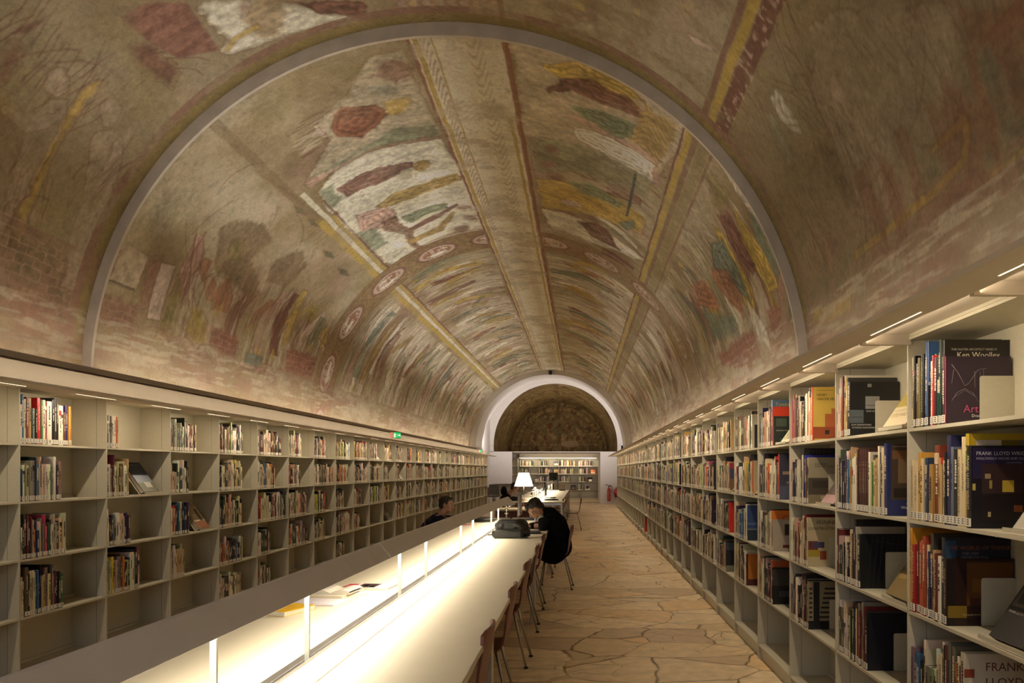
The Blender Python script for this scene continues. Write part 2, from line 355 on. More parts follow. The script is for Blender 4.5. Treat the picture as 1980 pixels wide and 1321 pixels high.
(0,'teal',2,[(0.977,8.29),(1.013,7.84),(1.187,7.84),(1.258,7.88),(1.133,8.34),(1.040,8.64)]),
(0,'red2',2,[(1.039,8.71),(1.086,8.24),(1.213,8.11),(1.282,8.35),(1.194,8.73),(1.087,8.92)]),
(0,'red2',2,[(0.999,9.78),(1.039,9.24),(1.152,9.13),(1.180,9.26),(1.080,10.18)]),
(0,'teal',1,[(1.105,10.18),(1.240,8.67),(1.318,8.72),(1.254,10.17)]),
(0,'white2',1,[(1.227,8.04),(1.262,7.83),(1.367,7.60),(1.455,7.56),(1.380,7.98),(1.299,8.10)]),
(0,'brickr',5,[(1.320,10.26),(1.309,8.09),(1.437,7.94),(1.450,8.52),(1.386,9.96)]),
(0,'brickr',5,[(1.307,7.46),(1.319,6.96),(1.402,7.03),(1.393,7.45)]),
(0,'pinkr',0,[(1.239,6.68),(1.253,6.44),(1.302,6.67),(1.339,7.01),(1.281,6.93)]),
(0,'teal',1,[(1.270,6.50),(1.320,6.44),(1.394,6.66),(1.387,6.89),(1.312,6.74)]),
(1,'ochred',1,[(-1.294,5.61),(-1.140,5.60),(-1.022,5.57),(-0.882,5.53),(-0.841,5.57),(-0.827,5.68),(-0.882,5.64),(-1.033,5.68),(-1.153,5.71),(-1.290,5.72)]),
(1,'maroon',1,[(-1.345,5.98),(-1.297,6.00),(-1.276,6.11),(-1.281,6.25),(-1.335,6.28),(-1.385,6.16),(-1.381,6.04)]),
(1,'maroon2',1,[(-0.916,4.83),(-0.882,4.87),(-0.889,4.97),(-0.937,5.05),(-0.978,5.04),(-0.978,4.98)]),
(1,'maroon2',0,[(-0.870,4.86),(-0.817,4.94),(-0.854,4.93),(-0.866,4.89)]),
(1,'umber',5,[(-1.214,5.42),(-1.178,5.51),(-1.206,5.71),(-1.229,6.28),(-1.438,6.51),(-1.433,5.74),(-1.347,5.58)]),
(1,'maroon2',1,[(-1.382,5.76),(-1.375,6.40),(-1.466,6.53),(-1.476,5.87)]),
(1,'hatch',4,[(-0.700,5.33),(-0.630,5.37),(-0.563,5.57),(-0.576,6.18),(-0.608,6.11),(-0.674,6.00),(-0.697,5.60)]),
(1,'maroon',1,[(-0.733,5.56),(-0.691,5.60),(-0.688,5.91),(-0.695,6.11),(-0.742,6.18),(-0.756,5.98),(-0.756,5.72)]),
(1,'white',1,[(-0.566,5.65),(-0.535,5.64),(-0.380,5.99),(-0.328,6.18),(-0.202,6.50),(-0.300,6.44),(-0.411,6.38),(-0.569,6.30),(-0.586,6.17),(-0.551,6.10)]),
(1,'brown2',1,[(-0.377,6.21),(-0.395,6.30),(-0.421,6.35),(-0.450,6.34),(-0.473,6.28),(-0.488,6.19),(-0.491,6.08),(-0.483,5.98),(-0.464,5.91),(-0.440,5.87),(-0.414,5.88),(-0.391,5.92),(-0.375,6.00),(-0.370,6.11)]),
(1,'maroon2',1,[(-0.449,5.94),(-0.459,5.98),(-0.472,5.99),(-0.482,5.96),(-0.486,5.91),(-0.482,5.86),(-0.472,5.83),(-0.459,5.82),(-0.449,5.84),(-0.445,5.89)]),
(1,'goldl',0,[(-0.571,6.19),(-0.536,6.11),(-0.461,6.10),(-0.457,6.16),(-0.528,6.17),(-0.564,6.24)]),
(1,'maroon',2,[(-0.368,6.01),(-0.184,6.27),(-0.200,6.48),(-0.287,6.33),(-0.340,6.17)]),
(1,'maroon2',2,[(0.325,6.09),(0.388,6.01),(0.421,6.05),(0.418,6.22),(0.374,6.28),(0.331,6.21)]),
(1,'gold',0,[(0.353,6.04),(0.395,5.96),(0.393,6.10),(0.360,6.11)]),
(1,'white2',1,[(0.349,6.31),(0.418,6.22),(0.415,6.38),(0.366,6.40)]),
(1,'gold2',0,[(0.517,5.75),(0.540,5.70),(0.548,5.83),(0.524,5.83)]),
(1,'red',1,[(0.498,6.12),(0.536,6.12),(0.542,6.28),(0.527,6.40),(0.506,6.30)]),
(1,'gold2',1,[(0.634,5.36),(0.683,5.21),(0.675,5.44),(0.651,5.46)]),
(1,'maroon2',1,[(0.698,5.16),(0.742,5.01),(0.738,5.11),(0.715,5.19)]),
(1,'grey2',1,[(0.597,5.86),(0.631,5.75),(0.646,5.91),(0.619,5.94)]),
(1,'pinkw',2,[(0.666,5.63),(0.698,5.56),(0.758,5.50),(0.752,5.58),(0.698,5.69)]),
(1,'maroon2',1,[(0.678,5.76),(0.712,5.78),(0.741,5.72),(0.740,5.78),(0.694,5.90)]),
(1,'ochred',0,[(1.351,5.32),(1.331,5.28),(1.328,4.07),(1.318,3.78),(1.283,3.70),(1.282,4.04),(1.271,4.05),(1.263,3.65),(1.290,3.62),(1.332,3.73),(1.350,4.04)]),
(1,'dgreen',1,[(1.285,4.02),(1.282,3.71),(1.316,3.78),(1.321,4.15),(1.314,4.30)]),
(1,'dgreen',1,[(1.330,5.23),(1.313,4.74),(1.321,4.49),(1.332,4.62),(1.354,5.23)]),
(1,'brickd',1,[(1.365,4.84),(1.351,4.10),(1.340,3.70),(1.373,3.64),(1.406,3.73),(1.375,4.26),(1.395,4.88),(1.387,5.24)]),
(1,'brickd',1,[(1.123,3.46),(1.215,3.03),(1.251,3.09),(1.222,3.36),(1.193,3.52)]),
(1,'dgreen',1,[(1.199,3.54),(1.227,3.24),(1.259,3.11),(1.366,3.26),(1.322,3.46),(1.255,3.49)]),
(1,'reda',1,[(1.239,3.54),(1.255,3.42),(1.336,3.42),(1.347,3.50)]),
(1,'maroon2',1,[(1.255,5.75),(1.253,5.58),(1.294,5.48),(1.334,5.65),(1.320,5.88)]),
(1,'dgreen',1,[(1.327,5.96),(1.340,5.80),(1.394,5.94),(1.396,6.09)]),
(1,'dgreen',1,[(1.312,5.42),(1.346,5.31),(1.389,5.66),(1.440,5.65),(1.383,5.75)]),
(1,'goldl',4,[(1.386,6.44),(1.404,5.80),(1.404,5.47),(1.448,5.53),(1.446,6.39)]),
(1,'dgreen',1,[(1.271,3.54),(1.285,3.45),(1.353,3.46),(1.367,3.59),(1.315,3.57)]),
(1,'ochred',0,[(1.371,3.62),(1.366,3.26),(1.376,3.27),(1.382,3.61)]),
(1,'pinkr',1,[(1.444,4.94),(1.441,4.47),(1.453,3.93),(1.473,3.89),(1.467,4.64),(1.469,5.77)]),
(1,'pinkw',7,[(-0.877,5.98),(-0.896,5.99),(-0.913,5.97),(-0.922,5.92),(-0.921,5.86),(-0.910,5.80),(-0.893,5.77),(-0.874,5.75),(-0.858,5.77),(-0.849,5.82),(-0.850,5.88),(-0.860,5.94)]),
(1,'pinkw',7,[(-0.933,5.90),(-0.908,6.06),(-0.958,6.25),(-1.035,6.39),(-1.134,6.47),(-1.214,6.43),(-1.331,6.42),(-1.339,6.23),(-1.222,6.20),(-1.126,6.16),(-1.023,6.03),(-0.968,5.90)]),
(1,'pinkw',7,[(-0.921,6.10),(-0.863,6.12),(-0.867,6.19),(-0.945,6.23),(-1.005,6.26),(-1.030,6.19)]),
(1,'pinkw',7,[(-0.884,5.43),(-0.905,5.45),(-0.922,5.42),(-0.931,5.37),(-0.930,5.32),(-0.919,5.26),(-0.902,5.23),(-0.883,5.22),(-0.866,5.24),(-0.856,5.28),(-0.857,5.34),(-0.867,5.40)]),
(1,'pinkw',7,[(-0.941,5.35),(-0.920,5.49),(-0.973,5.60),(-1.053,5.64),(-1.124,5.62),(-1.221,5.58),(-1.287,5.55),(-1.246,5.46),(-1.162,5.44),(-1.078,5.38),(-1.007,5.33)]),
(1,'pinkw',7,[(-1.036,5.39),(-1.029,5.09),(-1.005,5.04),(-0.996,5.35),(-0.965,5.48),(-0.984,5.54)]),
(1,'cream2',7,[(-0.908,6.56),(-0.837,6.44),(-0.833,6.36),(-0.908,6.45),(-0.997,6.54),(-1.098,6.65),(-1.088,6.79),(-0.991,6.70)]),
(1,'maroon2',1,[(-1.190,6.52),(-1.189,6.65),(-1.264,6.70),(-1.314,6.64),(-1.266,6.51)]),
(1,'umber',1,[(-1.101,6.62),(-0.943,6.67),(-0.857,6.53),(-0.832,6.58),(-0.926,6.78),(-1.090,6.86),(-1.230,6.92),(-1.390,6.83),(-1.431,6.64),(-1.285,6.63)]),
(1,'pinkw',7,[(0.939,4.57),(0.957,4.28),(1.021,3.96),(1.095,3.85),(1.168,3.95),(1.233,4.26),(1.263,4.63),(1.257,5.05),(1.171,5.08),(1.076,5.00),(0.994,4.90)]),
(1,'pinkw',7,[(1.028,4.66),(1.047,4.38),(1.118,4.35),(1.187,4.50),(1.198,4.88),(1.114,4.91)]),
(1,'pinkw',7,[(1.053,3.95),(1.092,3.60),(1.137,3.48),(1.198,3.58),(1.247,3.64),(1.247,3.80),(1.189,3.83),(1.117,3.92)]),
(1,'pinkw',7,[(1.214,5.03),(1.240,4.57),(1.295,4.54),(1.315,4.83),(1.274,5.10)]),
(1,'umber',1,[(1.052,5.22),(1.090,5.06),(1.198,4.97),(1.265,4.98),(1.248,5.23),(1.151,5.33)]),
(1,'white2',3,[(0.918,5.43),(0.935,5.27),(1.015,5.32),(1.043,5.35),(1.025,5.48),(0.969,5.50)]),
(1,'greyg',1,[(0.923,5.63),(0.951,5.53),(1.055,5.62),(1.059,5.79),(0.987,5.78)]),
]
# ------------------------------------------------------------------ painted vault (generic faded wall painting)
def lat(x, y, seed):
    rs = np.random.RandomState(seed); t = rs.rand(256, 256).astype(np.float32)
    xi = np.floor(x).astype(int); yi = np.floor(y).astype(int); fx = x - xi; fy = y - yi
    fx = fx * fx * (3 - 2 * fx); fy = fy * fy * (3 - 2 * fy)
    a = t[xi & 255, yi & 255]; b = t[(xi + 1) & 255, yi & 255]; c = t[xi & 255, (yi + 1) & 255]; d = t[(xi + 1) & 255, (yi + 1) & 255]
    return (a * (1 - fx) + b * fx) * (1 - fy) + (c * (1 - fx) + d * fx) * fy
def fbm(x, y, seed, oct=4, gain=.5):
    s = 0; a = 1; n = 0
    for i in range(oct): s = s + a * lat(x * 2 ** i + 13.7 * i, y * 2 ** i + 5.1 * i, seed + i); n += a; a *= gain
    return s / n
PAL = dict(base=(136, 115, 84), cream=(158, 139, 110), cream2=(160, 140, 112), white=(192, 177, 148), white2=(186, 170, 144), maroon=(100, 66, 52),
           maroon2=(112, 80, 62), red=(112, 68, 48), red2=(132, 90, 66), reda=(108, 70, 50), pink=(150, 116, 96), pink2=(148, 112, 94), pinkw=(168, 142, 120),
           pinkr=(140, 104, 84), pinkc=(156, 134, 108), ochre=(138, 110, 62), ochred=(150, 118, 56), gold=(154, 124, 62), gold2=(146, 118, 66), goldl=(148, 120, 66),
           goldd=(128, 106, 54), olive=(116, 98, 60), green=(104, 102, 76), greyg=(126, 114, 86), teal=(98, 98, 80), dgreen=(88, 80, 58), grey=(122, 114, 92),
           grey2=(140, 124, 96), dark=(76, 66, 50), navy=(62, 62, 58), brown=(106, 78, 58), brown2=(120, 94, 62), umber=(108, 86, 60), brick=(116, 84, 64),
           brickr=(114, 68, 52), brickd=(106, 68, 48), hatch=(120, 82, 66), maroonbar=(104, 62, 48))
PAL = {k: np.array(srgb(*v), np.float32) for k, v in PAL.items()}
def inpoly(S, Y, pts):
    ins = np.zeros(S.shape, bool); n = len(pts)
    for i in range(n):
        x1, y1 = pts[i]; x2, y2 = pts[(i + 1) % n]
        if y1 == y2: continue
        c = ((y1 > Y) != (y2 > Y)) & (S < (x2 - x1) * (Y - y1) / (y2 - y1) + x1); ins ^= c
    return ins
def segdist(S, Y, pts):
    d = np.full(S.shape, 9.0, np.float32); n = len(pts)
    for i in range(n):
        x1, y1 = pts[i]; x2, y2 = pts[(i + 1) % n]; dx, dy = x2 - x1, y2 - y1; L = dx * dx + dy * dy + 1e-9
        t = np.clip(((S - x1) * dx + (Y - y1) * dy) / L, 0, 1)
        d = np.minimum(d, np.hypot(S - x1 - t * dx, Y - y1 - t * dy))
    return d
def paint(TH, Y, R, sect):
    """colour of the wall painting at angle TH from the crown and distance Y along the hall"""
    S = TH * R
    C = np.empty(S.shape + (3,), np.float32); C[:] = PAL['base']
    n1 = fbm(S * 1.1, Y * 1.1, 1, 5); n2 = fbm(S * 4, Y * 4, 11, 4); nf = fbm(S * 22, Y * 22, 21, 3); na = fbm(S * 2.5, Y * (26 if sect else 15), 31, 3); nb = fbm(S * 26, Y * 3, 41, 3)
    far = np.clip((Y - 6) / 5, 0, 1)
    def mix(c, a):
        nonlocal C
        c = PAL[c] if isinstance(c, str) else np.array(c, np.float32); a = np.clip(a, 0, 1)[..., None]
        C = C * (1 - a) + c * a
    mix('cream', (n1 - .47) * 3.0); mix('umber', (.49 - n1) * 3.2 * .9); mix('grey2', (fbm(S * .8 + 9, Y * .8, 51, 3) - .54) * 4 * .35)
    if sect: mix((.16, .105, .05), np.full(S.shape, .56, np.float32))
    mix('olive', (fbm(S * 1.7 + 3, Y * 1.7, 61, 4) - .55) * 5 * .45); mix('pink', (fbm(S * 1.5 + 30, Y * 1.5, 71, 4) - .56) * 5 * .4)
    wS = S + (n2 - .5) * .12 + (nf - .5) * .05; wY = Y + (fbm(S * 4 + 50, Y * 4, 81, 4) - .5) * .12 + (fbm(S * 20, Y * 20, 85, 2) - .5) * .04
    loss = fbm(S * 2.6 + 70, Y * 2.6, 91, 5)
    keep = np.clip((loss - .34) * 9, .3, 1)
    RED = np.array(srgb(92, 56, 44), np.float32); LIGHT = np.array(srgb(178, 158, 130), np.float32)
    # the painted wall beyond the second scene: robed shapes set side by side, running round the curve
    if sect == 0:
        rs = random.Random(5)
        for lo, hi, y0, y1, bgk in ((.20, .73, 6.8, 11.9, 0), (-.60, -.14, 7.4, 10.2, 0), (.88, 1.36, 7.0, 12.4, .5), (-1.36, -1.0, 7.6, 12, 0), (-.64, -.13, 13.1, 29, 1), (.19, .74, 13.1, 29, 1), (-1.36, -.76, 13.2, 29, 1), (.86, 1.38, 12.6, 29, 1), (-.62, -.14, 10.4, 12.0, 1)):
            reg = (TH > lo) & (TH < hi) & (Y > y0) & (Y < y1)
            bg = np.clip((fbm(S * 1.1 + 7, Y * 1.6, 101, 4) - .40) * 5, 0, 1) * reg * bgk
            mix('cream2', bg * .8); mix('white', bg * np.clip((na - .5) * 4, 0, 1) * .6)
            y = y0 + .1
            while y < y1:
                wd = rs.uniform(.14, .42) * (1 + (y - 12) * .012)
                c = rs.choice(['maroon2', 'red2', 'gold', 'green', 'teal', 'white', 'pink', 'maroon', 'cream', 'greyg', 'ochre', 'pinkw', 'green'])
                a = rs.uniform(lo, lo + (hi - lo) * .6); b = rs.uniform(max(a + .12, hi - (hi - lo) * .4), hi); ph = rs.uniform(0, 6); am = rs.uniform(.05, .25)
                sel = np.where((Y > y - wd * 1.6 - .4) & (Y < y + wd * 1.6 + .4) & (TH > lo) & (TH < hi))
                if len(sel[0]):
                    t = (TH[sel] - a) / (b - a); yy = y + am * np.sin(t * 3 + ph)
                    half = wd * .5 * np.clip(1.25 - abs(t - .35) * 1.1, .2, 1)
                    d = abs(wY[sel] - yy) - half; m_ = ((d < 0) & (t > 0) & (t < 1)).astype(np.float32)
                    m_ *= np.clip(keep[sel] + .2, 0, 1) * rs.uniform(.75, 1)
                    fold = 1 + .5 * (np.sin((wY[sel] - yy) / wd * 16 + t * 5) * .22) + (na[sel] - .5) * .6
                    cc = np.clip(PAL[c] * fold[..., None], 0, 1)
                    C[sel] = C[sel] * (1 - m_[..., None]) + cc * m_[..., None]
                    e = (np.clip(1 - abs(d) / .018, 0, 1) * (t > 0) * (t < 1) * .6 * keep[sel])[..., None]
                    C[sel] = C[sel] * (1 - e) + RED * e
                    hd = np.hypot((TH[sel] - a) * R * 1.0, (wY[sel] - yy) * 1.5) - .085   # a round shape heading each robe
                    e = ((hd < 0) * .6 * keep[sel])[..., None]; C[sel] = C[sel] * (1 - e) + PAL[rs.choice(['gold', 'pinkw', 'brown2'])] * e
                y += wd * rs.uniform(.7, 1.3) * (1 if bgk == 1 else 1.25)
            C *= (1 + (na - .5) * .3 * reg)[..., None]
            mix(RED, reg * np.clip((fbm(S * 3, Y * 18, 111, 3) - .62) * 12, 0, 1) * .5)
            mix(LIGHT, reg * np.clip((fbm(S * 3 + 9, Y * 16, 117, 3) - .66) * 10, 0, 1) * .45)
    # faint drawn contours on the bare plaster
    rs = random.Random(77 + sect)
    spans = [(-1.35, -.8, 3.5, 6.3), (.9, 1.35, 2.6, 6.2)] if sect else [(-1.3, -.8, 7, 12)]
    for lo, hi, y0, y1 in spans:
        for i in range(34 if sect else 10):
            th = rs.uniform(lo, hi); yy = rs.uniform(y0, y1); L = rs.uniform(.25, .9); a0 = rs.uniform(-.5, .5); cv = rs.uniform(-2.5, 2.5)
            s0 = th * R; pts = []
            for j in range(9):
                t = j / 8 * L; pts.append((s0 + t * math.cos(a0 + cv * t), yy + t * math.sin(a0 + cv * t)))
            sel = np.where((abs(S - s0) < 1.3) & (abs(Y - yy) < 1.3))
            if len(sel[0]):
                d = segdist(S[sel] + (n2[sel] - .5) * .05, Y[sel], pts + pts[-2:0:-1])
                e = (np.clip(1 - d / .016, 0, 1) * .5 * keep[sel])[..., None]; C[sel] = C[sel] * (1 - e) + RED * e
        # bundles of nearly parallel strokes, like folds of cloth
        for i in range(26 if sect else 5):
            th = rs.uniform(lo, hi); yy = rs.uniform(y0, y1); a0 = rs.uniform(-.4, .4) + (math.pi if rs.random() < .5 else 0); cv = rs.uniform(-1.6, 1.6); nl = rs.randint(3, 6); L0 = rs.uniform(.4, 1.1); s0 = th * R
            sel = np.where((abs(S - s0) < 1.5) & (abs(Y - yy) < 1.5))
            if not len(sel[0]): continue
            for q in range(nl):
                L = L0 * rs.uniform(.6, 1); ox = rs.uniform(-.05, .05); cq = cv + q * .22; pts = []; px, py = s0 + ox, yy + q * rs.uniform(.05, .08); an = a0
                for j in range(10):
                    pts.append((px, py)); px += math.cos(an) * L / 9; py += math.sin(an) * L / 9; an += cq * L / 9 + .25 * math.sin(j * 1.3 + q) * L
                d = segdist(S[sel] + (n2[sel] - .5) * .03, Y[sel], pts + pts[-2:0:-1])
                e = (np.clip(1 - d / .013, 0, 1) * .55 * keep[sel])[..., None]; C[sel] = C[sel] * (1 - e) + RED * e
    # shapes
    for s_, cn, st, pts in FRESCO:
        if s_ != sect: continue
        P = [(t * R, y) for t, y in pts]
        a0 = min(p[0] for p in P) - .15; a1 = max(p[0] for p in P) + .15; b0 = min(p[1] for p in P) - .15; b1 = max(p[1] for p in P) + .15
        sel = np.where((S > a0) & (S < a1) & (Y > b0) & (Y < b1))
        if not len(sel[0]): continue
        k = 1.0 if st in (1, 2, 3, 5, 6, 7) else .25
        s = S[sel] + (wS[sel] - S[sel]) * k; y = Y[sel] + (wY[sel] - Y[sel]) * k
        ins = inpoly(s, y, P).astype(np.float32); d = segdist(s, y, P)
        soft = {7: .02, 0: .012, 1: .05, 2: .015, 3: .04, 4: .02, 5: .05, 6: .35}[st]
        a = ins * np.clip(d / soft, .0, 1) * (.92 if st in (0, 2, 4) else .8) * np.clip(keep[sel] + (.6 if st != 6 else .3), 0, 1)
        if st == 7: a = a * .22
        col = np.repeat(PAL[cn][None], len(s), 0)
        v = 1 + (nf[sel] - .5) * .5 + (n2[sel] - .5) * .6
        if st == 2: v = v * (1 + .28 * np.sin(d * 75 + n2[sel] * 9)) * (1 + (na[sel] - .5) * .7)
        if st == 1: v = v * (1 + (na[sel] - .5) * .6)
        col = col * v[:, None]
        if st == 3:
            m_ = np.clip((np.sin(Y[sel] * 55 + 7 * np.sin(S[sel] * 14)) + n2[sel] - .5) * 1.2, 0, 1)[:, None] * .6; col = col * (1 - m_) + PAL['maroon2'] * m_
        if st == 4:
            m_ = (np.sin(Y[sel] * 38 + n2[sel] * 4) > .35).astype(np.float32)[:, None] * .6; col = col * (1 - m_) + PAL['gold' if cn != 'hatch' else 'maroon'] * m_
        if st == 5:
            q = S[sel] * 13 + n2[sel]; m_ = ((q % 1 < .16) | ((Y[sel] * 5 + .5 * (np.floor(q) % 2)) % 1 < .07)).astype(np.float32)[:, None] * .5; col = col * (1 - m_) + PAL['pink'] * m_
        a = a[:, None]; C[sel] = C[sel] * (1 - a) + col * a
        if st in (0, 1, 2, 7) and cn not in ('dark', 'umber', 'green', 'navy'):
            e = (np.clip(1 - d / .014, 0, 1) * .45 * keep[sel])[:, None]; C[sel] = C[sel] * (1 - e) + RED * e
    # long borders
    def lon(t0, t1, c, y0=-9, y1=99, a=.9):
        mid = (t0 + t1) / 2; hw = (t1 - t0) / 2 * R; d = abs(S + (n2 - .5) * .03 - mid * R) - hw
        mix(c, np.clip(-d / .012, 0, 1) * (Y > y0) * (Y < y1) * a * np.clip(keep + .3, 0, 1))
    if sect == 0:
        lon(-.115, .17, (.53, .415, .275), a=1.0)
        lon(-.118, -.103, 'red'); lon(-.103, -.082, 'gold'); lon(-.05, -.04, 'gold', y1=11)
        orn = (TH > -.08) & (TH < -.05); mix('maroon2', orn * np.clip(np.sin(Y * 42 + 6 * np.sin(S * 30)) * 1.6, 0, 1) * .6 * keep)
        orn = (TH > .05) & (TH < .10); mix('maroon2', orn * np.clip(np.sin(Y * 36 + 6 * np.sin(S * 24)) * 1.6, 0, 1) * .35 * keep)
        lon(.130, .148, 'gold', y0=8.2); lon(.148, .156, 'white', y0=8.2, a=.5); lon(.156, .180, 'red')
        mix('olive', ((TH > -.1) & (TH < .16)) * np.clip((fbm(S * 2, Y * 3, 131, 3) - .54) * 6, 0, 1) * .3)
        lon(-.735, -.70, 'gold', y0=9.3); lon(-.70, -.675, 'white', y0=8.6, a=.7); lon(-.675, -.655, 'gold', y0=9.5); lon(-.655, -.64, 'maroon', y0=9, a=.8)
        lon(-.74, -.70, 'umber', y1=9.4, a=.6)
        lon(.735, .748, 'maroon', y1=99); lon(.748, .775, 'gold', y1=99); lon(.775, .80, 'brown', y1=99, a=.7); lon(.80, .845, 'olive', y1=99, a=.55); lon(.845, .86, 'maroon2', a=.8)
        # the band of roundels crossing the vault
        mb = (Y > 12.02) & (Y < 12.98) & ((TH < -.118) | (TH > .18))
        mix('brown2', mb * .85); C *= (1 + mb * (nf - .5) * .5)[..., None]
        for yy in (12.04, 12.14, 12.86, 12.96): mix('maroon', np.clip(1 - abs(Y - yy + (n2 - .5) * .03) / .022, 0, 1) * ((TH < -.118) | (TH > .18)) * .7)
        q = (S + 40.3) % .92 - .46; dd = np.hypot(q / .34, (Y - 12.5) / .27)
        mix('pinkw', mb * (dd < 1) * .8); mix('maroon2', mb * (abs(dd - 1) < .09)); mix('red2', mb * (dd < .72) * (nb > .45) * .9); mix('white', mb * (dd < .6) * (na > .56))
        mix('base', mb * np.clip((fbm(S * .7 + 4, Y * .4, 141, 2) - .62) * 10, 0, 1) * .9)
        mix('umber', (abs(Y - 12.98) < .03) * ((TH < -.2)) * .5)
    else:
        lon(-.115, -.095, 'maroon'); lon(-.09, -.06, 'gold'); lon(-.02, -.01, 'gold'); lon(.09, .105, 'gold'); lon(.14, .155, 'gold')
        orn = (TH > -.115) & (TH < .155); mix('pinkw', orn * .4); mix('maroon2', orn * np.clip(np.sin(S * 60 + 5 * np.sin(Y * 20)) * 1.5, 0, 1) * .5 * keep)
        lon(.765, .785, 'maroon2'); lon(.785, .815, 'gold'); lon(.815, .865, 'maroon'); 
        mix('pinkw', ((TH > .815) & (TH < .865)) * np.clip((nf - .62) * 14, 0, 1) * .5)
        sh = (TH > .17) & (TH < .765); mix('cream', sh * .4); mix('umber', sh * np.clip((fbm(S * 3, Y * 6, 151, 4) - .52) * 7, 0, 1) * .5)
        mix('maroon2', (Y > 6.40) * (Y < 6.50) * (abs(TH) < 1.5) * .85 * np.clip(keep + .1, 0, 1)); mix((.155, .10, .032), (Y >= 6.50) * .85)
        low = (TH < -1.22); mix('maroon2', low * np.clip((fbm(S * 5, Y * 2.4, 161, 4) - .48) * 7, 0, 1) * .55)
        mix('ochred', (TH < -1.0) * (TH > -1.5) * (Y < 5.2) * np.clip((fbm(S * 1.2, Y * 2, 171, 3) - .5) * 6, 0, 1) * .5)
        mix((.12, .085, .045), np.clip((TH - .85) * 2.5, 0, .42))  # aisle side darkened in the paint to offset its excess brightness
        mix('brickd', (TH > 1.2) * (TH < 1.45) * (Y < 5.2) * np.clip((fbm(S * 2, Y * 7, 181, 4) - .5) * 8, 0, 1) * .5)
    # the lowest strip: scallops over worn pinkish plaster
    at = abs(TH); lowz = np.clip((at - 1.37) * 14, 0, 1)
    mix('pinkw', lowz * .15); mix('umber', lowz * np.clip((fbm(S * 3, Y * 1.2, 195, 4) - .45) * 5, 0, 1) * .6); mix('maroon2', np.clip((at - 1.28) * 10, 0, 1) * np.clip((fbm(S * 6, Y * 2.2, 191, 4) - .5) * 7, 0, 1) * .5 * (at < 1.50))
    mix('cream', (at > 1.38) * np.clip((nb - .52) * 8, 0, 1) * .6)
    ys = ((Y + .1 * n2) * 1.9) % 1 - .5; sc = abs(at * R - (1.40 * R - .13 * np.sqrt(np.clip(.25 - ys ** 2, 0, 1)) * 2)); mix('maroon2', np.clip(1 - sc / .018, 0, 1) * .6 * keep)
    sc = abs(at * R - (1.415 * R - .11 * np.sqrt(np.clip(.25 - ys ** 2, 0, 1)) * 2)); mix('pinkw', np.clip(1 - sc / .018, 0, 1) * .35 * keep)
    # stippling and dirt
    C *= (1 + (nf - .5) * .34 + (n2 - .5) * .28)[..., None]
    mix('dark', np.clip((fbm(S * 14, Y * 14, 201, 4) - .66) * 10, 0, 1) * .25)
    return np.clip(C * np.array((1.6, 1.9, 2.35), np.float32), 0, .85)

def painted_mat(name):
    m = mat(name, (1, 1, 1), .85, attr='Col', spec=.2, bump=.2, bscale=22)
    nt = m.node_tree; b = nt.nodes['Principled BSDF']
    tc = nt.nodes.new('ShaderNodeTexCoord'); n = nt.nodes.new('ShaderNodeTexNoise'); n.inputs['Scale'].default_value = 38; n.inputs['Detail'].default_value = 8; n.inputs['Roughness'].default_value = .7
    nt.links.new(tc.outputs['Object'], n.inputs['Vector'])
    mr = nt.nodes.new('ShaderNodeMapRange'); mr.inputs[1].default_value = .3; mr.inputs[2].default_value = .7; mr.inputs[3].default_value = .8; mr.inputs[4].default_value = 1.18
    nt.links.new(n.outputs[0], mr.inputs[0])
    at = [x for x in nt.nodes if x.type == 'ATTRIBUTE'][0]
    mx = nt.nodes.new('ShaderNodeVectorMath'); mx.operation = 'SCALE'
    nt.links.new(at.outputs['Color'], mx.inputs[0]); nt.links.new(mr.outputs[0], mx.inputs['Scale']); nt.links.new(mx.outputs[0], b.inputs['Base Color'])
    return m
M['fresco'] = painted_mat('faded_wall_painting')

def grid_mesh(name, P, C, material):
    """P (n,m,3) points, C (n,m,3) colours"""
    n, m = P.shape[:2]
    me = bpy.data.meshes.new(name); me.vertices.add(n * m); me.vertices.foreach_set('co', P.astype(np.float32).ravel())
    i = np.arange(n * m).reshape(n, m); q = np.stack([i[:-1, :-1], i[:-1, 1:], i[1:, 1:], i[1:, :-1]], -1).reshape(-1, 4)
    me.loops.add(q.size); me.loops.foreach_set('vertex_index', q.ravel().astype(np.int32))
    me.polygons.add(len(q)); me.polygons.foreach_set('loop_start', np.arange(0, q.size, 4, dtype=np.int32)); me.polygons.foreach_set('loop_total', np.full(len(q), 4, np.int32))
    me.polygons.foreach_set('use_smooth', np.ones(len(q), bool))
    me.update(calc_edges=True)
    at = me.color_attributes.new('Col', 'FLOAT_COLOR', 'POINT'); c = np.ones((n * m, 4), np.float32); c[:, :3] = C.reshape(-1, 3); at.data.foreach_set('color', c.ravel())
    me.materials.append(material); me.validate()
    return me
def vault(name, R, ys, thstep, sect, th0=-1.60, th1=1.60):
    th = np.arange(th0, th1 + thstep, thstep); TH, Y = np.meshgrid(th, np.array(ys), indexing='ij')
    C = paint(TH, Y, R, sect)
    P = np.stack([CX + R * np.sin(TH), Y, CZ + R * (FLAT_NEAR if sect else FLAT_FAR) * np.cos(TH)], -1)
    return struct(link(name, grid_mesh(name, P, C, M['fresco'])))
ys = [-4.0]
while ys[-1] < 2.2: ys.append(ys[-1] + .12)
while ys[-1] < Y_RIB - .011: ys.append(ys[-1] + .011)
ys[-1] = Y_RIB
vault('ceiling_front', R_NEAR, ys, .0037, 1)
ys = [Y_RIB]
while ys[-1] < Y_END: ys.append(ys[-1] + .010 * (ys[-1] / Y_RIB) ** 1.6)
ys[-1] = Y_END
vault('ceiling_back', R_FAR, ys, .0034, 0)

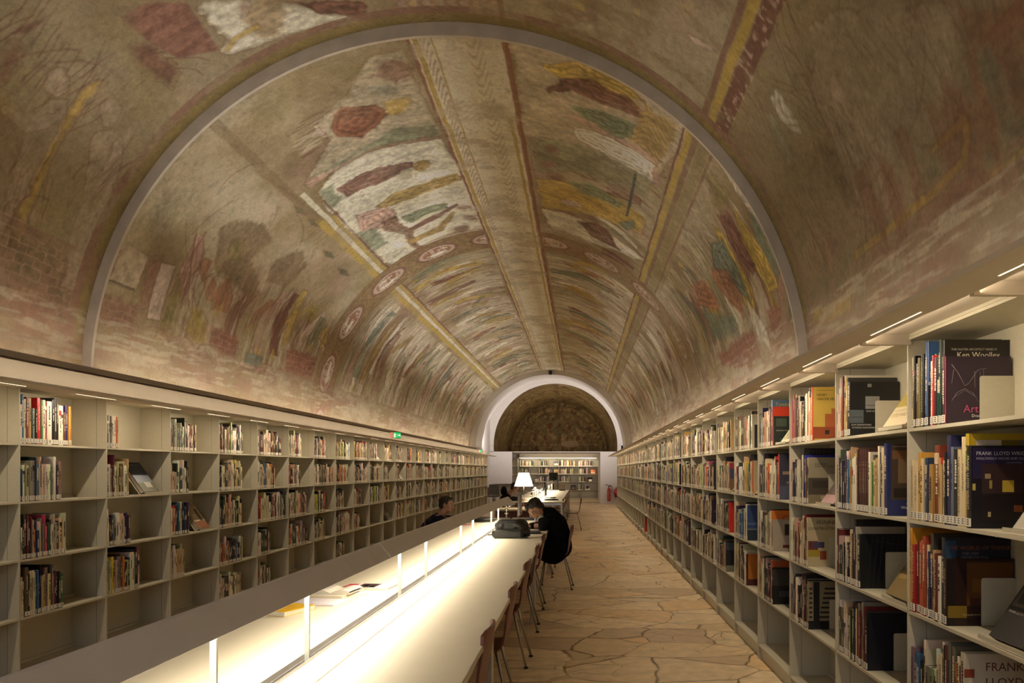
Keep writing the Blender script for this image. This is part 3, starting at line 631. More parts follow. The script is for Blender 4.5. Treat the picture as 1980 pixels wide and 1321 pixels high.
# ------------------------------------------------------------------ shell
def ring(name, r0, r1, y0, y1, material, cx=CX, cz=CZ, n=96, a0=-math.pi / 2, a1=math.pi / 2, fl=1):
    """half ring with thickness between two radii, standing between y0 and y1"""
    mb = MB(); vs = []
    for i in range(n + 1):
        t = a0 + (a1 - a0) * i / n
        for r, y in ((r0, y0), (r1, y0), (r1, y1), (r0, y1)): vs.append((cx + r * math.sin(t), y, cz + r * fl * math.cos(t)))
    fs = [(4 * i + k, 4 * i + (k + 1) % 4, 4 * i + 4 + (k + 1) % 4, 4 * i + 4 + k) for i in range(n) for k in range(4)]
    fs += [(0, 1, 2, 3), (4 * n + 3, 4 * n + 2, 4 * n + 1, 4 * n)]
    mb.add(vs, fs, smooth=False)
    return struct(mb.build(name, material))
ring('trim_1', R_FAR - .012, R_NEAR + .06, Y_RIB - .035, Y_RIB - .001, M['rib'], fl=.976)
ring('trim_2', 2.81, 3.3, Y_END, 30.8, M['white'])
def wall(name, x0, x1, y0, y1, z0, z1, m='white'): return struct(MB().box(x0, x1, y0, y1, z0, z1).build(name, M[m]))
wall('wall_left', -4.6, -4.29, -4, 30.8, 0, 2.3)
wall('wall_right', 1.95, 2.3, -4, 30.8, 0, 2.3)
wall('wall_back', -4.6, 2.3, -4.3, -4.0, 0, 5.6)
mb = MB()
for x0, x1, z0, z1 in ((-2.75, -2.67, 1.55, 3.65), (.33, .41, 1.55, 3.65), (-2.75, .41, 1.5, 1.58), (-2.75, .41, 3.62, 3.7), (-1.2, -1.14, 1.55, 3.65)): mb.box(x0, x1, -3.99, -3.86, z0, z1)
struct(mb.build('fill_light_frame', M['white']))  # unseen frame added around the cool fill lamp
# piers under the white arch
struct(MB().box(-4.29, -4.04, Y_END, 30.8, 0, 2.12).box(-4.29, -3.93, Y_END, 30.8, 2.12, 2.3).build('wall_pier_left', M['white']))
struct(MB().box(1.70, 1.95, Y_END, 30.8, 0, 2.12).box(1.59, 1.95, Y_END, 30.8, 2.12, 2.3).build('wall_pier_right', M['white']))
# chamber beyond
wall('wall_far_left', -4.4, -4.08, 30.8, 34.5, 0, 5.6)
wall('wall_far_right', 1.95, 2.3, 30.8, 34.5, 0, 5.6)
wall('ceiling_chamber', -4.4, 2.3, 30.8, 34.8, 5.45, 5.6)
mb = MB(); n = 64; vs = []                       # lunette wall with a half-round opening
for i in range(n + 1):
    t = -math.pi / 2 + math.pi * i / n; s_, c_ = math.sin(t), math.cos(t)
    k = min(3.12 / max(abs(s_), 1e-6), 2.95 / max(c_, 1e-6))
    vs += [(CX + 2.75 * s_, 34.5, 2.59 + 2.75 * c_), (CX + k * s_, 34.5, 2.59 + k * c_)]
fs = [(2 * i, 2 * i + 1, 2 * i + 3, 2 * i + 2) for i in range(n)]
mb.add(vs, fs); mb.box(CX - 2.92, CX - 2.75, 34.5, 34.8, 2.3, 2.6); mb.box(CX + 2.75, CX + 2.92, 34.5, 34.8, 2.3, 2.6)
struct(mb.build('wall_lunette', M['white']))
struct(MB().box(-4.08, -3.42, 34.5, 38.9, 0, 2.32).box(-3.42, -3.10, 34.5, 34.6, 0, 2.32).build('wall_block_left', M['white']))
wall('wall_block_right', .82, 1.95, 34.5, 38.9, 0, 2.32)
wall('wall_niche_back', -3.42, .82, 38.7, 38.9, 0, 2.32)
wall('ceiling_niche', -3.42, .82, 34.9, 38.9, 2.29, 2.33)
# painted apse: tapering barrel and end wall
def apse_col(u, v, r):
    n1 = fbm(u * 3, v * 3, 301, 5); C = np.empty(u.shape + (3,), np.float32); C[:] = srgb(112, 92, 56)
    def mix(c, a):
        nonlocal C
        C = C * (1 - np.clip(a, 0, 1)[..., None]) + np.array(srgb(*c), np.float32) * np.clip(a, 0, 1)[..., None]
    mix((82, 62, 38), (n1 - .45) * 4); mix((136, 114, 74), (fbm(u * 7, v * 7, 311, 4) - .5) * 4)
    for rr in (2.28, 2.02, 1.72, 1.62): mix((78, 46, 30), np.clip(1 - abs(r - rr) / .03, 0, 1) * .8)
    mix((140, 112, 66), ((r > 2.05) & (r < 2.25) & ((np.arctan2(u, v) * 9) % 1 < .45)) * .5)
    mix((92, 84, 56), (r < 1.6) * np.clip((fbm(u * 2, v * 2, 321, 3) - .45) * 6, 0, 1) * .7)
    mix((92, 54, 36), (r < 1.5) * np.clip((fbm(u * 4 + 7, v * 3, 331, 4) - .55) * 9, 0, 1) * .8)
    mix((150, 124, 84), (r < 1.5) * np.clip((fbm(u * 4, v * 3 + 9, 341, 4) - .58) * 9, 0, 1) * .6)
    mix((86, 56, 34), np.clip(1 - abs(v - .42) / .02, 0, 1) * .8); mix((86, 56, 34), np.clip(1 - abs(v - .22) / .02, 0, 1) * .8)
    mix((150, 128, 96), (((u - .55) / .45) ** 2 + ((v - .33) / .16) ** 4 < 1 + (n1 - .5)) * .7)
    return C
TH, V = np.meshgrid(np.linspace(-1.75, 1.75, 240), np.linspace(0, 1, 90), indexing='ij')
Rr = 2.75 + (2.45 - 2.75) * V; Yy = 34.5 + 5.4 * V
P = np.stack([CX + Rr * np.sin(TH), Yy, 2.59 + (2.5 - 2.59) * V + Rr * np.cos(TH)], -1)
struct(link('ceiling_apse', grid_mesh('ceiling_apse', P, apse_col(TH * 2.6, V * 5.4, 9 + V * 0) * 1.0, M['fresco'])))
U, V = np.meshgrid(np.linspace(-2.6, 2.6, 300), np.linspace(-.3, 2.6, 190), indexing='ij')
P = np.stack([CX + U, U * 0 + 39.88, 2.5 + V], -1)
struct(link('wall_apse', grid_mesh('wall_apse', P, apse_col(U, V, np.hypot(U, V)), M['fresco'])))

# floor: crazy paving of big limestone slabs
def floor_mat():
    m = mat('limestone_paving', (.4, .33, .22), .5, spec=.22); nt = m.node_tree; b = nt.nodes['Principled BSDF']; N = nt.nodes.new; L = nt.links.new
    geo = N('ShaderNodeNewGeometry')
    nz = N('ShaderNodeTexNoise'); nz.inputs['Scale'].default_value = 1.6; nz.inputs['Detail'].default_value = 5; L(geo.outputs['Position'], nz.inputs['Vector'])
    ad = N('ShaderNodeVectorMath'); ad.operation = 'MULTIPLY_ADD'; ad.inputs[1].default_value = (.34, .2, 0); L(nz.outputs['Color'], ad.inputs[0]); L(geo.outputs['Position'], ad.inputs[2])
    def vor(sx, sy, feat, w_):
        mp = N('ShaderNodeVectorMath'); mp.operation = 'MULTIPLY'; mp.inputs[1].default_value = (sx, sy, 0); L(ad.outputs[0], mp.inputs[0])
        v = N('ShaderNodeTexVoronoi'); v.feature = feat; v.inputs['Scale'].default_value = 1; v.inputs['Randomness'].default_value = w_; L(mp.outputs[0], v.inputs['Vector']); return v
    def rng(src, a, b_, c, d):
        r = N('ShaderNodeMapRange'); r.inputs[1].default_value = a; r.inputs[2].default_value = b_; r.inputs[3].default_value = c; r.inputs[4].default_value = d; L(src, r.inputs[0]); return r.outputs[0]
    def mul(a, b_):
        k = N('ShaderNodeMath'); k.operation = 'MULTIPLY'; L(a, k.inputs[0]); L(b_, k.inputs[1]) if not isinstance(b_, float) else setattr(k.inputs[1], 'default_value', b_); return k.outputs[0]
    e1 = vor(1.35, 1.9, 'DISTANCE_TO_EDGE', .95); c1 = vor(1.35, 1.9, 'F1', .95)
    e2 = vor(3.4, 4.6, 'DISTANCE_TO_EDGE', 1) 
    g1 = rng(e1.outputs['Distance'], .004, .02, 1, 0)
    pn = N('ShaderNodeTexNoise'); pn.inputs['Scale'].default_value = .8; L(geo.outputs['Position'], pn.inputs['Vector'])
    g2 = mul(rng(e2.outputs['Distance'], .006, .022, 1, 0), rng(pn.outputs[0], .48, .58, 0, .8))
    mx = N('ShaderNodeMath'); mx.operation = 'MAXIMUM'; L(g1, mx.inputs[0]); L(g2, mx.inputs[1])
    wr = N('ShaderNodeTexNoise'); wr.inputs['Scale'].default_value = 3.2; wr.inputs['Detail'].default_value = 4; L(geo.outputs['Position'], wr.inputs['Vector'])
    gr = mul(mx.outputs[0], rng(wr.outputs[0], .35, .55, .35, 1))
    ramp = N('ShaderNodeValToRGB'); cr = ramp.color_ramp; cr.elements[0].color = (*srgb(205, 184, 148), 1); cr.elements[1].color = (*srgb(218, 196, 158), 1)
    for p_, c_ in ((.3, (222, 200, 162)), (.5, (204, 180, 140)), (.64, (184, 160, 130)), (.74, (214, 190, 150)), (.88, (212, 180, 134))):
        q = cr.elements.new(p_); q.color = (*srgb(*c_), 1)
    sp = N('ShaderNodeSeparateColor'); L(c1.outputs['Color'], sp.inputs[0]); L(sp.outputs[0], ramp.inputs[0])
    f = N('ShaderNodeTexNoise'); f.inputs['Scale'].default_value = 9; f.inputs['Detail'].default_value = 8; L(geo.outputs['Position'], f.inputs['Vector'])
    sc = N('ShaderNodeVectorMath'); sc.operation = 'SCALE'; L(ramp.outputs[0], sc.inputs[0]); L(rng(f.outputs[0], .3, .7, .82, 1.15), sc.inputs['Scale'])
    mc = N('ShaderNodeMix'); mc.data_type = 'RGBA'; mc.inputs['B'].default_value = (*srgb(104, 80, 44), 1); L(sc.outputs[0], mc.inputs['A']); L(gr, mc.inputs['Factor'])
    L(mc.outputs['Result'], b.inputs['Base Color']); L(rng(f.outputs[0], .3, .7, .42, .62), b.inputs['Roughness'])
    bp = N('ShaderNodeBump'); bp.inputs['Strength'].default_value = .35; bp.inputs['Distance'].default_value = .004; bp.invert = True; L(gr, bp.inputs['Height']); L(bp.outputs[0], b.inputs['Normal'])
    return m
struct(MB().box(-4.6, 2.3, -4.3, 39, -.1, 0).build('floor', floor_mat()))

# cove ledges that carry the uplights
for nm, sx in (('trim_3', -1), ('trim_4', 1)):
    lipx = -3.90 if sx < 0 else 1.60; wx = -4.30 if sx < 0 else 1.96; xs = -3.94 if sx < 0 else 1.64
    mb = MB(); mb.box(min(lipx, xs), max(lipx, xs), -4, Y_END - .2, 2.272, 2.317); mb.box(min(xs, wx), max(xs, wx), -4, Y_END - .2, 2.18, 2.205)
    mb.box(min(xs, xs + sx * .02), max(xs, xs + sx * .02), -4, Y_END - .2, 2.205, 2.30)
    struct(mb.build(nm, M['lip']))
# ------------------------------------------------------------------ bookcases
MOD = .947
BZ = [1.678, 1.288, .898, .508, .118]           # tops of the shelf boards, the topmost first
def make_bay(width=MOD, label='', group=''):
    """a bay, front plane x=0, going back to +x; the partition stands at y=0 and the bay runs to y=width"""
    t = empty('bookcase')
    tag(t, label, 'bookcase', group)
    def partition(y):
        mb = MB(); mb.box(0, .28, y - .006, y + .006, 0, 2.068)
        for s_ in (-1, 1):
            mb.box(.077, .0782, y + s_ * .0063 - .0006, y + s_ * .0063 + .0006, .0, 2.068, mi=1)
        return mb.build('partition', [M['case'], M['case_dark']], t)
    partition(0)
    for i, z in enumerate(BZ):
        mb = MB(); mb.box(.002, .275, .008, width - .008, z - .014, z)
        if i == 4: mb.box(.03, .045, .008, width - .008, 0.0, z - .014)
        mb.box(.255, .275, .008, width - .008, z, z + .02)
        mb.build('shelf', M['case'], t)
    MB().box(.272, .28, .006, width - .006, .0, 2.068).build('back_panel', M['case'], t)
    mb = MB(); mb.box(.0, .28, .006, width - .006, 2.056, 2.068); mb.build('top_panel', M['case'], t)
    return t
def end_partition(y, x, rz, side):
    o = MB().box(0, .28, -.006, .006, 0, 2.068).build('end_panel', M['case'], None, (x, y, 0), rz)
    tag(o, 'cream steel end panel closing the row of bookcases %s' % side, 'panel')
YR = lambda k: MOD * (k + .52)
YL = lambda k: MOD * (k + .45)
bay0 = make_bay(MOD, 'cream steel bookcase bay by the paved aisle, first one seen from the front', 'bookcases along the paved aisle')
bay0.location = (XR, YR(1), 0)
# aisle run: bay k lies between YR(k) and YR(k+1)
for k in range(2, 32):
    dup(bay0, (XR, YR(k), 0), 0, 'cream steel bookcase bay beside the paved aisle, %s counting away from the viewer' % ORD[k - 2])
bay0['label'] = 'cream steel bookcase bay beside the aisle, cut off by the picture edge'
end_partition(YR(32), XR, 0, 'by the fire extinguisher')
for k in range(3, 32):
    b = dup(bay0, (XL, YL(k + 1), 0), math.pi, ('cream steel bookcase bay behind the reading tables, %s counting away from the viewer' % ORD[k - 4]) if k > 3 else 'cream steel bookcase bay behind the reading tables, before the first one in view')
    b['group'] = 'bookcases behind the reading tables'
end_partition(YL(3), XL, math.pi, 'behind the tables at its near end')

# ------------------------------------------------------------------ canopies with slot lamps over the bookcases
def slot_mb(x, z):
    mb = MB()
    for i in range(46): mb.box(x - .003, x + .003, -.23 + i * .01, -.2245 + i * .01, z - .001, z)
    return mb
def canopy(name, x0, sx, ya, yb, offs, label, deep):
    """sx=+1: shelves go back to +x. a = distance in front of the shelves"""
    t = empty(name); tag(t, label, 'canopy')
    X = lambda a: x0 - sx * a
    pr = lambda pts: [(X(a), z) for a, z in pts]
    MB().prism(pr([(0, 2.118), (0, 2.225), (-.03, 2.225), (-.03, 2.118)]), ya, yb).build('fascia', M['canopy'], t)
    mb = MB(); mb.prism(pr([(.352, 2.036), (.352, 2.054), (.214, 2.081), (.214, 2.036)] if deep else [(.352, 2.030), (.352, 2.048), (.0, 2.056), (.0, 2.045), (.19, 2.045), (.20, 2.030)]), ya, yb)
    mb.build('soffit', M['canopy'], t)
    MB().prism(pr([(.214, 2.081), (-.05, 2.081), (-.05, 2.118), (.0, 2.118), (.0, 2.088), (.214, 2.088)] if deep else [(.0, 2.056), (-.05, 2.069), (-.05, 2.118), (.0, 2.118)]), ya, yb).build('recess_panel', M['canopy'], t)
    y = ya + offs; p = None
    s0 = None
    for k in range(0, 36):
        ys_ = y + MOD * (k + .5)
        if ys_ > yb: break
        if s0 is None: s0 = slot_mb(X(.25 if deep else .22), 2.0355 if deep else 2.0295).build('slot_light', M['slot'], t, (0, ys_, 0))
        else:
            q = s0.copy(); COL.objects.link(q); q.parent = t; q.location = (0, ys_, 0)
    if deep: MB().prism(pr([(.0, 2.069), (-.02, 2.069), (-.02, 2.081), (.0, 2.081)]), ya, yb).build('top_rail', M['case'], t)
    while deep and y < yb:
        if p is None:
            p = MB().box(min(X(.2), X(-.01)), max(X(.2), X(-.01)), -.014, .014, 2.036, 2.081).build('bracket', M['canopy'], t, (0, y, 0))
        else:
            q = p.copy(); COL.objects.link(q); q.parent = t; q.location = (0, y, 0)
        y += MOD
    return t
canopy('canopy', XR, 1, -4, 30.95, (YR(-4) + 4) % MOD, 'long cream canopy with slot lamps over the bookcases beside the paved aisle', True)
canopy('canopy', XL, -1, -4, 30.72, (YL(-4) + 4) % MOD, 'long cream canopy with slot lamps over the bookcases behind the reading tables', False)

# ------------------------------------------------------------------ books
rb = random.Random(2024)
BC = {'black': (18, 16, 16), 'cream': (205, 188, 150), 'white': (222, 212, 190), 'maroon': (92, 30, 28), 'red': (188, 38, 30), 'orange': (214, 104, 34),
      'yellow': (216, 182, 52), 'navy': (34, 36, 74), 'blue': (52, 92, 140), 'green': (52, 88, 58), 'dark green': (30, 46, 38), 'brown': (98, 66, 44),
      'grey': (122, 116, 104), 'tan': (178, 146, 98), 'beige': (186, 168, 132), 'olive': (112, 104, 56), 'purple': (72, 44, 88), 'pink': (204, 62, 100), 'lime': (170, 190, 60), 'charcoal': (52, 48, 46)}
BW = [('cream', 16), ('white', 18), ('beige', 12), ('black', 12), ('tan', 7), ('brown', 7), ('maroon', 7), ('grey', 8), ('charcoal', 6), ('red', 2.5), ('orange', 2), ('yellow', 3),
      ('navy', 4), ('blue', 3), ('green', 3), ('dark green', 3), ('olive', 3), ('purple', 1.5), ('pink', .8), ('lime', 1)]
def pick():
    t = rb.uniform(0, sum(w_ for _, w_ in BW))
    for n, w_ in BW:
        t -= w_
        if t <= 0: return n
    return 'cream'
def jit(c, a=14):
    m_ = sum(BC[c]) / 3
    return srgb(*[max(4, min(250, m_ + (v - m_) * .85 + rb.uniform(-a, a) - 6)) for v in BC[c]])
INK = {'light': srgb(40, 30, 26), 'dark': srgb(214, 202, 176)}
def ink_for(c): return INK['light'] if sum(BC[c]) > 330 else INK['dark']

# frame of a book: spine at x=0, depth to +x, thickness 0..t along y (y=0 faces the viewer beside the aisle), height z
def book_parts(sp):
    t, h, d = sp['t'], sp['h'], sp['d']; c = sp['rgb']; mb = MB()
    ct = min(.0028, t * .2)
    if t > .012:   # hard cover: spine slightly rounded, two boards
        n = 5; pr = []
        for i in range(n + 1):
            a = math.pi * (i / n - .5); pr.append((.004 - .004 * math.cos(a), t / 2 + t / 2 * math.sin(a)))
        mb.prism(pr + [(.007, t), (.007, 0)], 0, h, 'z', c)
    else: mb.box(0, .006, 0, t, 0, h, c)
    mb.box(.006, d, 0, ct, 0, h, c); mb.box(.006, d, t - ct, t, 0, h, c)
    ink = sp['ink']
    T = Matrix.Translation((-.0006, t / 2, 0)) @ Matrix(((0, 0, -1, 0), (-1, 0, 0, 0), (0, 1, 0, 0), (0, 0, 0, 1)))   # XY -> spine face (x along -y, y up)
    if sp.get('spine'):
        txt, col, frac = sp['spine']
        k = min(t * .62, .02); up = sp.get('up', False)
        R_ = Matrix.Rotation(math.pi / 2 if up else -math.pi / 2, 4, 'Z')
        vs, fs, x0, x1, y1 = text_geo(txt); wd = h * frac
        O = Matrix.Translation((k * .36 * (1 if up else -1), h * .55, 0))
        put_text(mb, txt, k, T @ O @ R_, srgb(*col), 'C', width=wd)
    else:
        # lines of lettering too small to read
        z = h * rb.uniform(.9, .96); style = rb.random()
        if style < .25: z0 = h * rb.uniform(.6, .8); mb.box(-.0004, .0008, t * .06, t * .94, z0, z0 + h * rb.uniform(.05, .15), jit(pick()))
        bw = t * rb.uniform(.22, .42); z = h * rb.uniform(.72, .93); zend = h * rb.uniform(.3, .55); o = t * rb.uniform(.42, .58)
        while z > zend:
            L = rb.uniform(.003, .012)
            mb.box(-.0009, .0006, o - bw / 2 * rb.uniform(.6, 1), o + bw / 2 * rb.uniform(.6, 1), z - L, z, ink); z -= L + rb.uniform(.0012, .004)
            if rb.random() < .12: z -= .012
    # cover facing along -y
    TC = Matrix.Translation((0, -.0006, 0)) @ Matrix(((1, 0, 0, 0), (0, 0, -1, 0), (0, 1, 0, 0), (0, 0, 0, 1)))
    for ai, r in enumerate(sp.get('art', ())):
        x0, x1, z0, z1, col = r[:5]; e_ = ai * .0002
        if len(r) > 5 and r[5] == 'line':
            mb.tube([(x0 * d, -.001 - .0, z0 * h), (x1 * d, -.001, z1 * h)], .0009, 4, srgb(*col))
        else: mb.box(x0 * d, x1 * d, -.0006 - e_, .0, z0 * h, z1 * h, srgb(*col))
    for s_, x, z, size, col in sp.get('text', ()):
        put_text(mb, s_, size, TC @ Matrix.Translation((x * d, z * h, .0008 + .0002 * len(sp.get('art', ())))), srgb(*col))
    pg = MB().box(.007, d - .004, ct, t - ct, .003, h - .003)
    lb = MB().box(-.0012, .004, t * .04, t * .96, .006, .036, (.72, .68, .58))
    for zz in (.012, .020, .028): lb.box(-.0016, -.001, t * .3, t * .7, zz, zz + .004, (.05, .05, .05))
    return mb, pg, lb

specs = []     # every standing book: world placement and looks
def row(side, k, r, length, z0=None, books=None, n_lean=0):
    """fill one shelf; the books start at the partition that is first when one faces the shelf"""
    z = BZ[r] + .0005; pos = .010; i = 0; last = None; special = list(books or [])
    sizes = rb.uniform(.22, .27)
    fit = bool(special) and sum(b['t'] for b in special) > .62 * (length - pos)
    if fit:
        f = (length - pos) / sum(b['t'] + .0006 for b in special); special = [dict(b, t=b['t'] * f) for b in special]
    while True:
        if special and length - pos <= sum(b['t'] for b in special) + .002:
            sp = special.pop(0)
        elif fit and special: sp = special.pop(0)
        elif pos >= length - (.004 if books else 0) and not special: break
        else:
            c = pick() if (last is None or rb.random() > .18) else last['cname']
            t = rb.choice([rb.uniform(.005, .012), rb.uniform(.010, .022), rb.uniform(.016, .038)])
            h = min(.345, sizes + rb.gauss(.015, .032)); h = max(.19, h)
            if last is not None and rb.random() < .15: h = last['h']; c = last['cname']; t = last['t']
            sp = dict(cname=c, rgb=jit(c), t=t, h=h, d=min(.245, h * rb.uniform(.68, .95)), ink=ink_for(c))
        sp.setdefault('rgb', srgb(*BC[sp['cname']])); sp.setdefault('ink', ink_for(sp['cname']))
        if pos + sp['t'] > MOD - .02: break
        sp = dict(sp); sp.update(side=side, k=k, r=r, i=i, z=z, inset=rb.uniform(.004, .014))
        if side > 0:   # runs from the far partition back to the viewer; book occupies [y-t, y]
            sp['loc'] = (XR + sp['inset'], YR(k + 1) - pos - sp['t'], z); sp['rz'] = 0
        else:
            sp['loc'] = (XL - sp['inset'], YL(k) + pos + sp['t'], z); sp['rz'] = math.pi
        specs.append(sp); last = sp; pos += sp['t'] + .0006 + (rb.uniform(0, .003) if rb.random() < .2 else 0); i += 1
    return pos
def B(c, t, h, d, **kw): return dict(cname=c, t=t, h=h, d=d, **kw)
W_, K_ = (226, 216, 190), (20, 18, 18)
# first bay in view beside the aisle
SPECIAL = {}
SPECIAL[(1, 2, 0)] = (.33, [
    B('cream', .02, .30, .22, spine=('ANDRE WOGENSCKY', (40, 30, 24), .55), up=True), B('black', .012, .305, .22), B('tan', .012, .27, .2), B('brown', .008, .265, .2), B('olive', .014, .29, .2), B('cream', .012, .25, .2),
    B('black', .016, .30, .21, spine=('WIENER WERKSTATTE', (200, 190, 170), .7)), B('black', .014, .295, .2, spine=('THE ARCHITECTURE OF', (200, 190, 170), .75)),
    B('blue', .022, .345, .27, rgb=srgb(52, 84, 128), text=[('Alfr', .07, .78, .036, (214, 200, 60)), ('Guido Zagnoni', .07, .69, .008, (190, 200, 210))], art=[(0, 1, .48, .52, (120, 140, 160)), (0, 1, 0, .48, (24, 22, 34))]),
    B('orange', .010, .255, .2, rgb=srgb(196, 78, 44)), B('white', .010, .26, .2), B('tan', .008, .25, .19),
    B('red', .006, .28, .21, rgb=srgb(204, 34, 52)),
    B('black', .026, .27, .2, art=[(0, 1, .47, .66, (214, 206, 184)), (0, 1, .12, .47, (40, 86, 80)), (0, 1, 0, .12, (160, 146, 110))]),
    B('dark green', .014, .335, .24), B('black', .014, .33, .262, rgb=srgb(26, 20, 18), spine=('KEN WOOLLEY', (206, 196, 170), .5),
        text=[('THE MASTER ARCHITECT SERIES IV', .11, .875, .0115, (190, 182, 168)), ('Ken Woolley', .2, .79, .031, (232, 222, 196))]),
    B('purple', .020, .262, .255, rgb=srgb(44, 30, 44), art=[(0, .012, 0, 1, (214, 40, 70)),
        (.1, .2, .88, .75, (130, 116, 120), 'line'), (.2, .3, .75, .56, (130, 116, 120), 'line'), (.3, .36, .56, .6, (130, 116, 120), 'line'), (.36, .5, .6, .8, (130, 116, 120), 'line'), (.5, .62, .8, .82, (130, 116, 120), 'line'),
        (.12, .3, .38, .5, (110, 98, 104), 'line'), (.3, .5, .5, .38, (110, 98, 104), 'line'), (.1, .18, .34, .46, (130, 116, 120), 'line'), (.18, .3, .46, .52, (130, 116, 120), 'line'), (.3, .42, .52, .46, (130, 116, 120), 'line'), (.42, .5, .46, .34, (130, 116, 120), 'line'),
        (.45, .45, .54, .78, (130, 116, 120), 'line'), (.53, .53, .54, .78, (130, 116, 120), 'line'), (.58, .58, .5, .8, (130, 116, 120), 'line'), (.1, .13, .6, .8, (130, 116, 120), 'line')],
        text=[('Art', .27, .17, .042, (176, 70, 110)), ('Drawing', .4, .10, .016, (220, 216, 210))])])
SPECIAL[(1, 2, 1)] = (.53, [
    B('cream', .026, .255, .19, spine=('FRANK LLOYD WRIGHT', (130, 50, 34), .68)), B('cream', .022, .245, .19, spine=('IN THE CAUSE OF', (50, 42, 34), .45)), B('yellow', .018, .285, .26, rgb=srgb(190, 142, 60)), B('cream', .014, .26, .2), B('grey', .016, .26, .2),
    B('navy', .012, .262, .22, rgb=srgb(44, 58, 84)), B('red', .012, .21, .18, rgb=srgb(196, 50, 36), spine=('FRANK LLOYD WRIGHT', (230, 200, 150), .7)), B('tan', .02, .235, .18, rgb=srgb(160, 124, 66)), B('maroon', .03, .31, .25, rgb=srgb(116, 52, 34)),
    B('tan', .020, .26, .2, spine=('WRIGHT', (60, 44, 34), .3), art=[(0, 1, .9, 1, (210, 60, 40))]), B('cream', .016, .25, .19, spine=('DESIGN OF THE GREAT', (60, 48, 36), .6)), B('black', .01, .28, .2),
    B('navy', .022, .345, .26, rgb=srgb(38, 40, 78), text=[('FRANK', .28, .88, .026, (180, 50, 50)), ('LLOYD', .28, .8, .026, (180, 50, 50)), ('F', .72, .86, .04, (180, 178, 170))]),
    B('grey', .012, .30, .2, rgb=srgb(98, 104, 120)), B('black', .024, .29, .24, rgb=srgb(22, 24, 20), text=[('FRANK', .1, .2, .018, (200, 196, 180)), ('A', .26, .13, .018, (200, 196, 180))], art=[(0, .3, 0, 1, (182, 168, 124), .003)]),
    B('cream', .018, .285, .2, spine=('THE WRIGHT SPACE', (60, 50, 40), .75)), B('cream', .020, .335, .23, spine=('Frank Lloyd Wright', (50, 40, 34), .3)),
    B('yellow', .016, .345, .27, rgb=srgb(176, 150, 36), art=[(.11, .45, .3, .93, (190, 176, 160)), (.45, .7, .3, .93, (120, 104, 30)), (.7, .95, .3, .93, (110, 110, 100))]),
    B('black', .022, .30, .262, rgb=srgb(16, 13, 20), spine=('FRANK LLOYD WRIGHT', (220, 214, 196), .65), art=[(.03, 1, .6, .97, (34, 24, 62)), (.16, .72, .42, .78, (52, 32, 34)), (.16, .72, .1, .42, (26, 16, 18)), (.26, .3, .48, .58, (150, 128, 60)), (.44, .6, .44, .58, (188, 160, 56)), (.03, .07, .46, .54, (190, 170, 90)), (.2, .28, .6, .66, (150, 130, 100)), (.6, .72, .2, .28, (110, 60, 30)), (.24, .28, .14, .2, (170, 150, 110))],
        text=[('FRANK LLOYD WRIGHT', .08, .885, .0185, (206, 204, 210)), ('HOLLYHOCK HOUSE AND OLIVE HILL', .08, .83, .0125, (180, 178, 196)), ('KATHRYN SMITH', .5, .785, .007, (150, 148, 160))])])
SPECIAL[(1, 2, 2)] = (.335, [
    B('yellow', .014, .355, .24, rgb=srgb(196, 134, 34)), B('red', .024, .285, .2, rgb=srgb(150, 32, 26), spine=('ABOUT WRIGHT', (220, 196, 160), .72)), B('maroon', .016, .30, .2), B('red', .022, .30, .2, rgb=srgb(196, 84, 60)), B('orange', .012, .31, .2, rgb=srgb(176, 90, 46)), B('maroon', .02, .33, .22, rgb=srgb(150, 58, 36)),
    B('cream', .018, .295, .2, spine=('Frank Lloyd Wright', (60, 48, 36), .5)), B('navy', .012, .27, .2), B('brown', .02, .345, .25, rgb=srgb(60, 52, 40), art=[(.1, .9, .3, .95, (46, 40, 34))]), B('tan', .018, .28, .2),
    B('maroon', .020, .27, .2, spine=('Frank Lloyd Wright', (226, 216, 200), .7)), B('white', .02, .262, .21),
    B('navy', .02, .338, .262, rgb=srgb(20, 28, 40), art=[(.02, .18, .74, .96, (34, 60, 84)), (.24, .42, .74, .8, (30, 44, 60))],
        text=[('THE WORLD OF TOMORROW', .06, .86, .0215, (150, 84, 56)), ('THE 1939', .26, .80, .016, (120, 116, 110)), ("WORLD'S FAIR", .26, .75, .016, (120, 116, 110))]),
    B('brown', .024, .258, .262, rgb=srgb(40, 20, 14), spine=('FRANK LLOYD WRIGHT', (190, 170, 140), .6), art=[(.0, .12, 0, 1, (22, 14, 10)), (.3, .98, .3, .95, (88, 52, 18)), (.38, .98, .5, .7, (110, 74, 24)), (.34, .98, .3, .42, (66, 36, 16)), (.02, .3, .12, .3, (120, 96, 28)), (.3, .98, .02, .12, (28, 12, 10)), (.55, .56, .2, .55, (30, 16, 12))],
        text=[('Photographs by Farrell Grehan', .24, .16, .0085, (190, 170, 130))])])
SPECIAL[(1, 2, 3)] = (.46, [
    B('cream', .02, .25, .2, spine=('FRANK LLOYD', (40, 34, 30), .5)), B('cream', .014, .27, .2), B('white', .016, .32, .2), B('black', .018, .31, .22, spine=('LLOYD WRIGHT', (150, 144, 130), .5)), B('maroon', .018, .315, .22, rgb=srgb(96, 44, 32)), B('grey', .02, .33, .24, rgb=srgb(96, 94, 84)),
    B('olive', .022, .32, .24, rgb=srgb(110, 104, 84), art=[(.25, .9, .85, .9, (90, 86, 70))]), B('orange', .018, .265, .2, rgb=srgb(150, 92, 48)), B('white', .02, .29, .2), B('maroon', .014, .26, .2),
    B('white', .034, .315, .264, rgb=srgb(186, 176, 158), art=[(0, .14, .72, .82, (130, 60, 40))], text=[('FRANK', .3, .80, .045, (96, 44, 34)), ('LLOYD', .3, .62, .045, (96, 44, 34))])])
